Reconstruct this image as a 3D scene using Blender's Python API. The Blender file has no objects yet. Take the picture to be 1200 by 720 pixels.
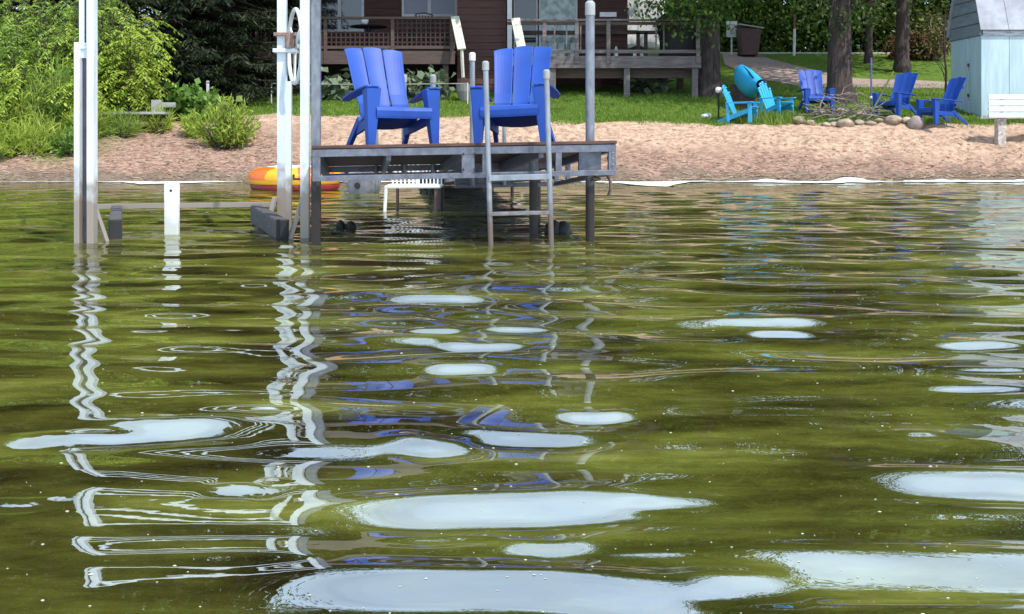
import bpy, bmesh, math, random
import numpy as np
from mathutils import Vector, Matrix
R = math.radians
random.seed(7); rng = np.random.default_rng(7)
S = bpy.context.scene
COL = S.collection

# ------------------------------------------------------------------ camera
EYE, FPX, HOR = 0.936, 1250.0, 155.0            # eye height (m), focal length (px of a 1200 px frame), horizon row
cam_d = bpy.data.cameras.new('camera'); cam = bpy.data.objects.new('camera', cam_d); COL.objects.link(cam)
cam.location = (0, 0, EYE); cam.rotation_euler = (R(90), 0, 0)
cam_d.sensor_width = 36; cam_d.lens = FPX / 1200 * 36; cam_d.shift_y = -(360 - HOR) / 1200
cam_d.clip_start = 0.05; cam_d.clip_end = 2000
S.camera = cam

# ------------------------------------------------------------------ world, sun, exposure
SUN = Vector((0.46, -0.50, 0)).normalized() * math.cos(R(56)); SUN.z = math.sin(R(56))
w = bpy.data.worlds.new('World'); S.world = w; w.use_nodes = True
nt = w.node_tree; nt.nodes.clear()
wo = nt.nodes.new('ShaderNodeOutputWorld'); bg = nt.nodes.new('ShaderNodeBackground'); bg.inputs[1].default_value = 0.09
sky = nt.nodes.new('ShaderNodeTexSky'); sky.sky_type = 'NISHITA'; sky.sun_disc = False
sky.sun_elevation = R(56); sky.sun_rotation = math.atan2(SUN.x, SUN.y); sky.air_density = 1.0; sky.dust_density = 1.2
tc = nt.nodes.new('ShaderNodeTexCoord'); mp = nt.nodes.new('ShaderNodeMapping'); mp.inputs['Scale'].default_value = (1.0, 1.0, 2.2)
nz = nt.nodes.new('ShaderNodeTexNoise'); nz.inputs['Scale'].default_value = 2.6; nz.inputs['Detail'].default_value = 7; nz.inputs['Roughness'].default_value = 0.55
cr = nt.nodes.new('ShaderNodeValToRGB'); cr.color_ramp.elements[0].position = 0.34; cr.color_ramp.elements[1].position = 0.60
cr.color_ramp.elements[0].color = (0.62, 0.62, 0.62, 1)
mx = nt.nodes.new('ShaderNodeMix'); mx.data_type = 'RGBA'; mx.inputs['B'].default_value = (10.8, 14.0, 17.6, 1)   # sunlit cloud
nt.links.new(tc.outputs['Generated'], mp.inputs['Vector']); nt.links.new(mp.outputs[0], nz.inputs['Vector'])
nt.links.new(nz.outputs[0], cr.inputs[0]); nt.links.new(cr.outputs[0], mx.inputs['Factor'])
nt.links.new(sky.outputs[0], mx.inputs['A']); nt.links.new(mx.outputs['Result'], bg.inputs[0]); nt.links.new(bg.outputs[0], wo.inputs[0])
sd = bpy.data.lights.new('sun', 'SUN'); sd.energy = 5.0; sd.angle = R(0.6); sd.color = (1.0, 0.95, 0.86)
so = bpy.data.objects.new('sun', sd); COL.objects.link(so); so.rotation_euler = SUN.to_track_quat('Z', 'Y').to_euler(); so.location = (6, -6, 20)
S.view_settings.view_transform = 'Standard'; S.view_settings.look = 'None'; S.view_settings.gamma = 1
S.view_settings.exposure = 0.10; S.view_settings.use_curve_mapping = False
S.cycles.max_bounces = 6; S.cycles.transparent_max_bounces = 8
S.cycles.use_adaptive_sampling = True

# ------------------------------------------------------------------ numbers
def P(px, py, Y):                               # the point at depth Y that the survey of the photograph gives
    return Vector(((px - 600) / FPX * Y, Y, EYE - (py - HOR) / FPX * Y))
def PX(px, Y): return (px - 600) / FPX * Y
def _h(ix, iy, s):
    n = (ix.astype(np.int64) * 374761393 + iy.astype(np.int64) * 668265263 + s * 974711) & 0x7fffffff
    n = ((n ^ (n >> 13)) * 1274126177) & 0x7fffffff
    n = n ^ (n >> 16)
    return (n & 0xffff) / 65535.0
def vnoise(x, y, s=0):
    x = np.asarray(x, float); y = np.asarray(y, float)
    ix = np.floor(x); iy = np.floor(y); fx = x - ix; fy = y - iy
    fx = fx * fx * (3 - 2 * fx); fy = fy * fy * (3 - 2 * fy)
    a = _h(ix, iy, s); b = _h(ix + 1, iy, s); c = _h(ix, iy + 1, s); d = _h(ix + 1, iy + 1, s)
    return (a * (1 - fx) + b * fx) * (1 - fy) + (c * (1 - fx) + d * fx) * fy - 0.5
def fbm(x, y, s=0, o=4):
    t = 0; a = 1.0
    for k in range(o):
        t = t + a * vnoise(x * 2 ** k, y * 2 ** k, s + k * 17); a *= 0.5
    return t
def sstep(a, b, x):
    t = np.clip((x - a) / (b - a), 0, 1); return t * t * (3 - 2 * t)

def ground_base(x, Y):
    x = np.asarray(x, float); Y = np.asarray(Y, float)
    t = np.clip((Y - 20) / 3, 0, 1)
    z = np.where(Y < 20, np.maximum(-1.6, -(20 - Y) * 0.13), 1.1 * t ** 0.9)
    z = np.where(Y > 23, 1.1 + 0.16 * (np.minimum(Y, 41) - 23), z)
    return z
def sand_edge(x):                               # where the lawn starts
    px = np.asarray(x, float) / 23.5 * 1250 + 600
    return np.interp(px, [-400, 0, 180, 330, 540, 640, 760, 850, 1000, 1160, 1300], [22.6, 22.8, 24.0, 24.45, 24.2, 23.7, 23.35, 23.2, 23.25, 23.05, 23.0])
def ground_z(x, Y):
    x = np.asarray(x, float); Y = np.asarray(Y, float)
    e = sand_edge(x)
    sandy = sstep(19.6, 20.4, Y) * (1 - sstep(e - 0.3, e + 0.3, Y))
    z = ground_base(x, Y)
    z = z + sandy * (0.10 * fbm(x * 1.1, Y * 1.6, 3, 3) + 0.085 * fbm(x * 3.6, Y * 4.6, 9, 3)) + (1 - sandy) * 0.05 * fbm(x * 0.6, Y * 0.6, 5, 3) * sstep(20, 24, Y)
    z = z + sandy * 0.07 * sstep(0.05, 0.5, fbm(x * 0.7, Y * 3.2, 31, 3)) * (1 - sstep(20.6, 21.6, Y))
    return z
def gz(x, Y): return float(ground_z(np.array([x]), np.array([Y]))[0])

# ------------------------------------------------------------------ materials
MATS = {}
def nodes(name):
    m = bpy.data.materials.new(name); m.use_nodes = True; t = m.node_tree; t.nodes.clear(); return m, t
def N(t, kind, **kw):
    n = t.nodes.new('ShaderNode' + kind)
    for k, v in kw.items():
        if k in n.inputs: n.inputs[k].default_value = v
        else: setattr(n, k, v)
    return n
def ramp(t, fac, stops):
    c = t.nodes.new('ShaderNodeValToRGB')
    while len(c.color_ramp.elements) < len(stops): c.color_ramp.elements.new(0.5)
    for e, (p, col) in zip(c.color_ramp.elements, stops): e.position = p; e.color = (*col, 1)
    t.links.new(fac, c.inputs[0]); return c.outputs[0]
def pmat(name, c1, c2=None, scale=6, stretch=(1, 1, 1), rough=0.6, metal=0.0, bump=0.0, bscale=40, spec=0.5, lo=0.35, hi=0.65, stain=None, stain_z=0.5, dirt=None, dirt_amt=0.5):
    if name in MATS: return MATS[name]
    m, t = nodes(name)
    out = N(t, 'OutputMaterial'); b = N(t, 'BsdfPrincipled'); g = N(t, 'NewGeometry')
    mpn = N(t, 'Mapping'); mpn.inputs['Scale'].default_value = stretch
    t.links.new(g.outputs['Position'], mpn.inputs['Vector'])
    n1 = N(t, 'TexNoise', Scale=scale, Detail=5.0, Roughness=0.6); t.links.new(mpn.outputs[0], n1.inputs['Vector'])
    c2 = c2 or tuple(v * 0.75 for v in c1)
    col = ramp(t, n1.outputs[0], [(lo, c2), (hi, c1)])
    if dirt:
        n3 = N(t, 'TexNoise', Scale=scale * 0.31, Detail=6.0, Roughness=0.7); t.links.new(mpn.outputs[0], n3.inputs['Vector'])
        f = ramp(t, n3.outputs[0], [(0.45, (0, 0, 0)), (0.72, (dirt_amt,) * 3)])
        mm = N(t, 'Mix', data_type='RGBA'); t.links.new(f, mm.inputs['Factor']); t.links.new(col, mm.inputs['A']); mm.inputs['B'].default_value = (*dirt, 1); col = mm.outputs['Result']
    if stain:                                   # water-line staining on things standing in the lake
        sx = N(t, 'SeparateXYZ'); t.links.new(g.outputs['Position'], sx.inputs[0])
        n2 = N(t, 'TexNoise', Scale=9.0, Detail=4.0); t.links.new(g.outputs['Position'], n2.inputs['Vector'])
        ad = N(t, 'Math', operation='MULTIPLY_ADD'); t.links.new(n2.outputs[0], ad.inputs[0]); ad.inputs[1].default_value = 0.5; t.links.new(sx.outputs['Z'], ad.inputs[2])
        f = ramp(t, ad.outputs[0], [(stain_z, (0.96,) * 3), (stain_z + 0.25, (0, 0, 0))])
        mm = N(t, 'Mix', data_type='RGBA'); t.links.new(f, mm.inputs['Factor']); t.links.new(col, mm.inputs['A']); mm.inputs['B'].default_value = (*stain, 1); col = mm.outputs['Result']
    t.links.new(col, b.inputs['Base Color'])
    b.inputs['Roughness'].default_value = rough; b.inputs['Metallic'].default_value = metal; b.inputs['Specular IOR Level'].default_value = spec
    if bump:
        nb = N(t, 'TexNoise', Scale=bscale, Detail=6.0, Roughness=0.65); t.links.new(mpn.outputs[0], nb.inputs['Vector'])
        bp = N(t, 'Bump', Strength=1.0, Distance=bump); t.links.new(nb.outputs[0], bp.inputs['Height']); t.links.new(bp.outputs[0], b.inputs['Normal'])
    t.links.new(b.outputs[0], out.inputs[0])
    MATS[name] = m; return m
def leafmat(name, stops, trans=0.35, rough=0.5, spec=0.3):
    if name in MATS: return MATS[name]
    m, t = nodes(name)
    out = N(t, 'OutputMaterial'); g = N(t, 'NewGeometry'); b = N(t, 'BsdfPrincipled'); tr = N(t, 'BsdfTranslucent'); ms = N(t, 'MixShader')
    nz = N(t, 'TexNoise', Scale=1.1, Detail=3.0); t.links.new(g.outputs['Position'], nz.inputs['Vector'])
    ad = N(t, 'Math', operation='MULTIPLY_ADD'); t.links.new(g.outputs['Random Per Island'], ad.inputs[0]); ad.inputs[1].default_value = 0.6
    m2 = N(t, 'Math', operation='MULTIPLY_ADD'); t.links.new(nz.outputs[0], m2.inputs[0]); m2.inputs[1].default_value = 1.2; m2.inputs[2].default_value = -0.4
    t.links.new(m2.outputs[0], ad.inputs[2])
    col = ramp(t, ad.outputs[0], stops)
    t.links.new(col, b.inputs['Base Color']); t.links.new(col, tr.inputs['Color'])
    b.inputs['Roughness'].default_value = rough; b.inputs['Specular IOR Level'].default_value = spec
    ms.inputs[0].default_value = trans
    t.links.new(b.outputs[0], ms.inputs[1]); t.links.new(tr.outputs[0], ms.inputs[2]); t.links.new(ms.outputs[0], out.inputs[0])
    MATS[name] = m; return m

# ------------------------------------------------------------------ object helpers
def tag(o, label=None, cat=None, group=None, kind=None):
    if label: o['label'] = label
    if cat: o['category'] = cat
    if group: o['group'] = group
    if kind: o['kind'] = kind
    return o
def thing(name, label, cat, loc=(0, 0, 0), rot=(0, 0, 0), group=None):
    o = bpy.data.objects.new(name, None); COL.objects.link(o); o.empty_display_size = 0.2
    o.location = loc; o.rotation_euler = rot
    return tag(o, label, cat, group)
def wloc(o):
    v = Vector((0, 0, 0))
    while o is not None: v += o.location; o = o.parent
    return v
def put(name, me, mat, parent=None, bevel=0, smooth=False):
    o = bpy.data.objects.new(name, me); COL.objects.link(o)
    if mat is not None and not me.materials: me.materials.append(mat)
    o.parent = parent
    if smooth: me.polygons.foreach_set('use_smooth', [True] * len(me.polygons))
    if bevel:
        b = o.modifiers.new('bevel', 'BEVEL'); b.width = bevel; b.segments = 2; b.limit_method = 'ANGLE'; b.angle_limit = R(40)
    return o
def copy_tree(o, parent=None):
    c = o.copy(); COL.objects.link(c); c.parent = parent
    for ch in list(o.children): copy_tree(ch, c)
    return c
class MB:
    def __init__(s): s.v = []; s.f = []
    def add(s, vs, fs):
        k = len(s.v); s.v += [tuple(v) for v in vs]; s.f += [tuple(i + k for i in f) for f in fs]; return s
    def hexa(s, c): return s.add(c, [(0, 3, 2, 1), (4, 5, 6, 7), (0, 1, 5, 4), (1, 2, 6, 5), (2, 3, 7, 6), (3, 0, 4, 7)])
    def box(s, x0, x1, y0, y1, z0, z1):
        return s.hexa([(x0, y0, z0), (x1, y0, z0), (x1, y1, z0), (x0, y1, z0), (x0, y0, z1), (x1, y0, z1), (x1, y1, z1), (x0, y1, z1)])
    def bar(s, a, b, w, h, up=(0, 0, 1), w2=None, h2=None):
        a = Vector(a); b = Vector(b); d = (b - a).normalized(); up = Vector(up)
        sd = d.cross(up)
        if sd.length < 1e-4: sd = d.cross(Vector((0, 1, 0)))
        sd.normalize(); u = sd.cross(d); w2 = w2 or w; h2 = h2 or h
        c = [a - sd * w / 2 - u * h / 2, a + sd * w / 2 - u * h / 2, a + sd * w / 2 + u * h / 2, a - sd * w / 2 + u * h / 2,
             b - sd * w2 / 2 - u * h2 / 2, b + sd * w2 / 2 - u * h2 / 2, b + sd * w2 / 2 + u * h2 / 2, b - sd * w2 / 2 + u * h2 / 2]
        return s.hexa(c)
    def tube(s, pts, r, n=8, cap=True, closed=False):
        pts = [Vector(p) for p in pts]; rs = r if isinstance(r, (list, tuple)) else [r] * len(pts)
        rings = []; prev = None; L = len(pts)
        for i, p in enumerate(pts):
            d = (pts[(i + 1) % L] - pts[i - 1]) if closed else (pts[min(i + 1, L - 1)] - pts[max(i - 1, 0)])
            d.normalize()
            ref = prev if prev is not None else (Vector((0, 0, 1)) if abs(d.z) < 0.9 else Vector((1, 0, 0)))
            a = (ref - d * ref.dot(d)).normalized(); b = d.cross(a); prev = a
            rings.append([p + (a * math.cos(q * 2 * math.pi / n) + b * math.sin(q * 2 * math.pi / n)) * rs[i] for q in range(n)])
        vs = [v for rg in rings for v in rg]; fs = []
        for i in range(L if closed else L - 1):
            j = (i + 1) % L
            for q in range(n): fs.append((i * n + q, i * n + (q + 1) % n, j * n + (q + 1) % n, j * n + q))
        if cap and not closed: fs += [tuple(reversed(range(n))), tuple((L - 1) * n + q for q in range(n))]
        return s.add(vs, fs)
    def lathe(s, prof, n=20, c=(0, 0, 0)):
        vs = []; fs = []
        for r, z in prof:
            for q in range(n): a = q * 2 * math.pi / n; vs.append((c[0] + r * math.cos(a), c[1] + r * math.sin(a), c[2] + z))
        for i in range(len(prof) - 1):
            for q in range(n): fs.append((i * n + q, i * n + (q + 1) % n, (i + 1) * n + (q + 1) % n, (i + 1) * n + q))
        fs += [tuple(reversed(range(n))), tuple((len(prof) - 1) * n + q for q in range(n))]
        return s.add(vs, fs)
    def grid(s, rows):
        n = len(rows[0]); vs = [v for r in rows for v in r]; fs = []
        for i in range(len(rows) - 1):
            for j in range(n - 1): fs.append((i * n + j, i * n + j + 1, (i + 1) * n + j + 1, (i + 1) * n + j))
        return s.add(vs, fs)
    def sheet(s, rows, th, axis=(0, 0, 1)):      # a sheet with thickness, closed round the edge
        ax = Vector(axis) * th; n = len(rows[0]); m = len(rows)
        top = [Vector(v) for r in rows for v in r]; bot = [v - ax for v in top]; k = len(top)
        fs = []
        for i in range(m - 1):
            for j in range(n - 1):
                a, b, c, d = i * n + j, i * n + j + 1, (i + 1) * n + j + 1, (i + 1) * n + j
                fs += [(a, b, c, d), (k + d, k + c, k + b, k + a)]
        for j in range(n - 1):
            fs += [(j + 1, j, k + j, k + j + 1), ((m - 1) * n + j, (m - 1) * n + j + 1, k + (m - 1) * n + j + 1, k + (m - 1) * n + j)]
        for i in range(m - 1):
            fs += [(i * n, (i + 1) * n, k + (i + 1) * n, k + i * n), ((i + 1) * n + n - 1, i * n + n - 1, k + i * n + n - 1, k + (i + 1) * n + n - 1)]
        return s.add(top + bot, fs)
    def build(s, name, mat, parent=None, world=True, bevel=0, smooth=False, fix=True):
        off = wloc(parent) if (world and parent is not None) else Vector((0, 0, 0))
        me = bpy.data.meshes.new(name); me.from_pydata([(v[0] - off.x, v[1] - off.y, v[2] - off.z) for v in s.v], [], s.f)
        if fix:
            bm = bmesh.new(); bm.from_mesh(me); bmesh.ops.recalc_face_normals(bm, faces=bm.faces); bm.to_mesh(me); bm.free()
        me.update()
        return put(name, me, mat, parent, bevel, smooth)
def auto_smooth(o, ang=40):
    me = o.data; me.polygons.foreach_set('use_smooth', [True] * len(me.polygons))
    bm = bmesh.new(); bm.from_mesh(me)
    for e in bm.edges: e.smooth = not (len(e.link_faces) != 2 or e.calc_face_angle(0) > R(ang))
    bm.to_mesh(me); bm.free(); return o
def np_mesh(name, V, F):                          # V (n,3), F (m,k)
    me = bpy.data.meshes.new(name); m, k = F.shape
    me.vertices.add(len(V)); me.vertices.foreach_set('co', np.ascontiguousarray(V, dtype=np.float32).ravel())
    me.loops.add(m * k); me.loops.foreach_set('vertex_index', np.ascontiguousarray(F, dtype=np.int32).ravel())
    me.polygons.add(m); me.polygons.foreach_set('loop_start', np.arange(0, m * k, k, dtype=np.int32))
    me.update(); me.validate(); return me
def leaves_mesh(name, C, D, U, ln, wd, fold=0.15):    # diamond leaves: base C, direction D, side U
    D = D / np.linalg.norm(D, axis=1, keepdims=True); W = np.cross(D, U); W /= np.linalg.norm(W, axis=1, keepdims=True) + 1e-9
    Nn = np.cross(W, D); ln = np.broadcast_to(ln, (len(C),))[:, None]; wd = np.broadcast_to(wd, (len(C),))[:, None]
    a = C; b = C + D * ln * 0.45 + W * wd * 0.5 + Nn * wd * fold; c = C + D * ln; d = C + D * ln * 0.45 - W * wd * 0.5 + Nn * wd * fold
    V = np.stack([a, b, c, d], 1).reshape(-1, 3); F = np.arange(len(C) * 4).reshape(-1, 4)
    return np_mesh(name, V, F)
def rvec(n): v = rng.normal(size=(n, 3)); return v / np.linalg.norm(v, axis=1, keepdims=True)

# ------------------------------------------------------------------ ground
def ax(parts): return np.concatenate([np.arange(a, b, s) for a, b, s in parts])
gx = ax([(-400, -60, 40), (-60, -20, 2), (-20, -12.5, 0.3), (-12.5, 12.5, 0.055), (12.5, 20, 0.3), (20, 60, 2), (60, 401, 40)])
gy = ax([(-60, 10, 10), (10, 19, 1.0), (19, 19.8, 0.1), (19.8, 24.6, 0.045), (24.6, 30, 0.2), (30, 44, 0.5), (44, 60, 2), (60, 401, 40)])
X, Y = np.meshgrid(gx, gy); Z = ground_z(X, Y)
ny, nx = X.shape; idx = np.arange(nx * ny).reshape(ny, nx)
F = np.stack([idx[:-1, :-1], idx[:-1, 1:], idx[1:, 1:], idx[1:, :-1]], -1).reshape(-1, 4)
gm = np_mesh('ground', np.stack([X, Y, Z], -1).reshape(-1, 3), F)
E = sand_edge(X) + 0.9 * fbm(X * 0.8, Y * 0.8, 77, 4) * 0.35
grass = sstep(-0.12, 0.15, Y - E)
left = sstep(-7.6, -9.0, X) * sstep(20.9, 22.2, Y + 1.6 * fbm(X * 1.1, Y * 1.1, 41, 3)); grass = np.maximum(grass, left * 0.8)
at = gm.attributes.new('grass', 'FLOAT', 'POINT'); at.data.foreach_set('value', grass.ravel().astype(np.float32))
wet = 1 - sstep(20.15, 20.55, Y + 0.35 * fbm(X * 1.5, Y * 1.5, 55, 3))
at = gm.attributes.new('wet', 'FLOAT', 'POINT'); at.data.foreach_set('value', wet.ravel().astype(np.float32))
wrack = sstep(20.0, 20.35, Y) * (1 - sstep(20.7, 21.7, Y + 0.8 * fbm(X * 0.8, Y * 1.2, 61, 3)))
wrack = np.maximum(wrack, sstep(-2.5, -5.5, X) * (1 - sstep(22.2, 23.6, Y)) * 0.95)
at = gm.attributes.new('wrack', 'FLOAT', 'POINT'); at.data.foreach_set('value', wrack.ravel().astype(np.float32))
m, t = nodes('sand_and_lawn')
out = N(t, 'OutputMaterial'); b = N(t, 'BsdfPrincipled', Roughness=0.9); b.inputs['Specular IOR Level'].default_value = 0.2; g = N(t, 'NewGeometry')
def noise(sc, det=6, st=(1, 1, 1), rough=0.62):
    mp_ = N(t, 'Mapping'); mp_.inputs['Scale'].default_value = st; t.links.new(g.outputs['Position'], mp_.inputs['Vector'])
    n = N(t, 'TexNoise', Scale=sc, Detail=float(det), Roughness=rough); t.links.new(mp_.outputs[0], n.inputs['Vector']); return n.outputs[0]
def mixc(f, a, b_):
    n = N(t, 'Mix', data_type='RGBA')
    t.links.new(f, n.inputs['Factor']); t.links.new(a, n.inputs['A']); t.links.new(b_, n.inputs['B']); return n.outputs['Result']
def attr(n): a = N(t, 'Attribute', attribute_name=n); return a.outputs['Fac']
sand = ramp(t, noise(8, 9, (1, 1, 1.5), 0.72), [(0.32, (0.17, 0.095, 0.070)), (0.44, (0.43, 0.285, 0.205)), (0.55, (0.60, 0.415, 0.30)), (0.68, (0.69, 0.51, 0.39))])
wrk = ramp(t, noise(10, 9, (0.8, 1.6, 2.2), 0.75), [(0.34, (0.085, 0.043, 0.033)), (0.46, (0.28, 0.165, 0.125)), (0.58, (0.47, 0.315, 0.24)), (0.72, (0.60, 0.45, 0.35))])
wetc = ramp(t, noise(9, 6, (1, 1, 1)), [(0.35, (0.15, 0.105, 0.075)), (0.65, (0.27, 0.205, 0.155))])
gra = ramp(t, noise(5, 7, (1, 1, 1), 0.7), [(0.3, (0.055, 0.105, 0.014)), (0.5, (0.11, 0.19, 0.022)), (0.7, (0.19, 0.26, 0.045))])
col = mixc(attr('wrack'), sand, wrk); col = mixc(attr('wet'), col, wetc); col = mixc(attr('grass'), col, gra)
t.links.new(col, b.inputs['Base Color'])
bp = N(t, 'Bump', Strength=1.0, Distance=0.07); t.links.new(noise(10, 9, (1, 1.2, 1.4), 0.75), bp.inputs['Height']); t.links.new(bp.outputs[0], b.inputs['Normal'])
t.links.new(b.outputs[0], out.inputs[0])
tag(put('ground', gm, m, None, smooth=True), 'sandy beach rising from the lake to the lawn', None, None, 'structure')

# ------------------------------------------------------------------ water
PATCH = [(70,516,140,18),(195,504,170,24),(20,594,70,14),(285,576,76,16),(507,524,105,20),(620,513,160,18),(700,488,80,12),(545,434,80,10),(565,405,90,8),
 (505,389,70,6),(610,387,80,5),(515,351,110,6),(885,380,165,9),(915,393,90,7),(588,598,330,38),(790,590,110,16),(520,628,120,14),(645,642,110,22),(760,650,90,10),
 (600,697,470,56),(870,688,120,34),(918,540,50,7),(1080,510,50,9),(1150,570,220,32),(1090,668,400,56),(885,292,60,4),(1150,404,90,5),(1160,436,90,5),(1150,458,100,6),
 (1170,548,90,6),(90,695,60,7),(1120,604,120,5)]
DARK = [(300,545,420,34),(250,640,380,30),(700,560,300,22),(400,470,300,18),(950,480,300,16),(650,668,300,14),(950,620,300,20)]
def waves(X, Y):
    r = np.random.default_rng(21); H = np.zeros_like(X)
    for k in range(50):
        lam = 0.20 * (7.0 ** r.random()); th = r.normal(0, 0.42); kx = 2 * math.pi / lam * math.sin(th); ky = 2 * math.pi / lam * math.cos(th)
        s = (0.0085 if lam > 0.6 else 0.0165); amp = s * lam / (2 * math.pi) * (1.0 if lam > 0.6 else (0.50 + 0.75 * sstep(2.5, 6.0, Y)))
        wob = 0.35 * lam * np.sin(X * 2.1 / lam ** 0.5 * 0.5 + k) * 0.6
        H += amp * np.sin(kx * X + ky * (Y + wob) + r.random() * 6.28) * (0.45 + 1.1 * np.clip(0.5 + 1.5 * vnoise(X * 0.55 + k, Y * 0.4, 200 + k % 7), 0, 1))
    H *= 0.66 + 0.34 * sstep(2.2, 4.0, Y)
    fade = sstep(0.3, 1.2, 12.6 - np.abs(X)) * sstep(0, 0.5, Y - 0.7) * (1 - 0.75 * sstep(15, 20, Y))
    for (px, py, w_, h_) in PATCH + [(a, b_, c, -d) for a, b_, c, d in DARK]:
        a = (py - HOR) / FPX; Yc = EYE / a; xc = (px - 600) / FPX * Yc
        A = w_ / 2 / FPX * Yc; dY = abs(h_) / FPX * Yc * Yc / EYE
        al = math.atan(a); e0 = R(27)
        s = 2.0 * math.tan(max(e0 - al, R(6)) / 2 + R(1.0)) if h_ > 0 else -0.06
        s = min(s * (1.25 if w_ > 300 else 1.0), 0.34); B = dY / 2 / 1.3
        sel = (np.abs(X - xc) < A * 3) & (np.abs(Y - Yc) < B * 4.5)
        if not sel.any(): continue
        x = X[sel]; y = Y[sel]
        dx = (x - xc) / A + 0.25 * vnoise(x * 3 / A * 0.3, y * 9, int(px)); dy = (y - Yc + B * 0.7 * vnoise(x * 1.2 / A, y * 0 + py, 3)) / B
        H[sel] += s * B * dy * np.exp(-0.25 * dy ** 4) * np.exp(-(dx * dx) ** 2.2 * 0.8)
    return H * fade
wx = ax([(-200, -40, 20), (-40, -13, 1.5), (-13, -6, 0.05), (-6, 6, 0.022), (6, 13, 0.05), (13, 40, 1.5), (40, 201, 20)])
wy = [-200, -100, -40, -15, -5, -1, 0.2, 0.6]; y_ = 0.9
while y_ < 20.6: wy.append(y_); y_ += 0.011 + 0.0032 * y_
wy = np.array(wy)
X, Y = np.meshgrid(wx, wy); Z = waves(X, Y)
ny, nx = X.shape; idx = np.arange(nx * ny).reshape(ny, nx)
F = np.stack([idx[:-1, :-1], idx[:-1, 1:], idx[1:, 1:], idx[1:, :-1]], -1).reshape(-1, 4)
wm = np_mesh('lake_water', np.stack([X, Y, Z], -1).reshape(-1, 3), F)
m, t = nodes('lake_water')
out = N(t, 'OutputMaterial'); g = N(t, 'NewGeometry')
body = ramp(t, noise(1.7, 7, (0.5, 1.5, 1), 0.66), [(0.38, (0.020, 0.016, 0.004)), (0.48, (0.058, 0.056, 0.010)), (0.58, (0.115, 0.118, 0.020)), (0.72, (0.25, 0.26, 0.055))])
d = N(t, 'BsdfDiffuse'); t.links.new(body, d.inputs['Color'])
gl = N(t, 'BsdfGlossy', Roughness=0.012); gl.inputs['Color'].default_value = (0.96, 0.98, 1, 1)
bp = N(t, 'Bump', Strength=0.5, Distance=0.0010); t.links.new(noise(7, 3, (0.6, 1.3, 1), 0.5), bp.inputs['Height'])
fr = N(t, 'Fresnel', IOR=6.6); t.links.new(bp.outputs[0], fr.inputs['Normal']); t.links.new(bp.outputs[0], gl.inputs['Normal'])
ms = N(t, 'MixShader'); t.links.new(fr.outputs[0], ms.inputs[0]); t.links.new(d.outputs[0], ms.inputs[1]); t.links.new(gl.outputs[0], ms.inputs[2]); t.links.new(ms.outputs[0], out.inputs[0])
tag(put('lake_water', wm, m, None, smooth=True), 'rippled olive green lake water', None, None, 'structure')

# ------------------------------------------------------------------ shared materials
ALU = pmat('aluminium', (0.76, 0.82, 0.87), (0.60, 0.66, 0.71), scale=14, stretch=(1, 1, 0.25), rough=0.38, metal=0.25, stain=(0.27, 0.225, 0.19), stain_z=0.62, bump=0.0008, bscale=60)
GALV = pmat('galvanised_steel', (0.25, 0.265, 0.31), (0.155, 0.165, 0.20), scale=22, stretch=(1, 1, 0.4), rough=0.42, metal=0.35, stain=(0.022, 0.014, 0.012), stain_z=0.74, bump=0.001, bscale=80)
FRAME = pmat('dock_frame_steel', (0.17, 0.185, 0.235), (0.10, 0.11, 0.145), scale=16, stretch=(1, 1, 1), rough=0.45, metal=0.3, bump=0.001, bscale=80, dirt=(0.10, 0.085, 0.085), dirt_amt=.5)
PIPE = pmat('zinc_pipe', (0.31, 0.34, 0.385), (0.20, 0.22, 0.26), scale=18, stretch=(1, 1, 0.3), rough=0.4, metal=0.3, stain=(0.14, 0.105, 0.085), stain_z=0.45)
WHITEP = pmat('white_paint', (0.76, 0.78, 0.78), (0.66, 0.68, 0.68), scale=8, rough=0.45, dirt=(0.42, 0.40, 0.36), dirt_amt=0.4)
BLUEP = pmat('blue_plastic', (0.016, 0.072, 0.37), (0.013, 0.056, 0.30), scale=3.2, rough=0.5, bump=0.0006, bscale=130, spec=0.32, dirt=(0.04, 0.11, 0.40), dirt_amt=0.3)
BLACK = pmat('black_rubber', (0.014, 0.014, 0.015), (0.008, 0.008, 0.008), rough=0.6, bump=0.002)
DARKG = pmat('dark_carpet', (0.095, 0.088, 0.092), (0.05, 0.046, 0.05), scale=30, rough=0.95, bump=0.004, bscale=90)
BOARD = pmat('deck_board', (0.115, 0.055, 0.044), (0.045, 0.025, 0.021), scale=9, stretch=(0.3, 3, 3), rough=0.8, bump=0.002, bscale=40)

# ------------------------------------------------------------------ road and driveway, laid on the bank
def strip(name, left, right, mat, label, lift=0.03, nseg=40, ncross=8):
    rows = []
    L = np.array(left, float); Rr = np.array(right, float); tt = np.linspace(0, len(L) - 1, nseg)
    for q in tt:
        i = min(int(q), len(L) - 2); f = q - i; a = L[i] * (1 - f) + L[i + 1] * f; b_ = Rr[i] * (1 - f) + Rr[i + 1] * f
        rows.append([(p[0], p[1], gz(p[0], p[1]) + lift) for p in [a * (1 - k / ncross) + b_ * k / ncross for k in range(ncross + 1)]])
    return tag(MB().sheet(rows, 0.05).build(name, mat, None), label, None, None, 'structure')
GRAVEL = pmat('gravel_drive', (0.40, 0.30, 0.265), (0.25, 0.185, 0.165), scale=12, rough=0.95, bump=0.01, bscale=30, dirt=(0.17, 0.13, 0.10))
strip('driveway', [(PX(846, 40.5), 40.5), (PX(846, 36.5), 36.0), (PX(895, 31.4), 31.6), (PX(945, 29.9), 29.9), (PX(1120, 29.4), 29.2)],
      [(PX(884, 40.5), 40.5), (PX(915, 37.0), 37.0), (PX(960, 33.8), 33.8), (PX(1000, 31.6), 31.9), (PX(1120, 30.8), 30.7)], GRAVEL, 'pale gravel driveway climbing from the lawn to the road')
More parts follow.
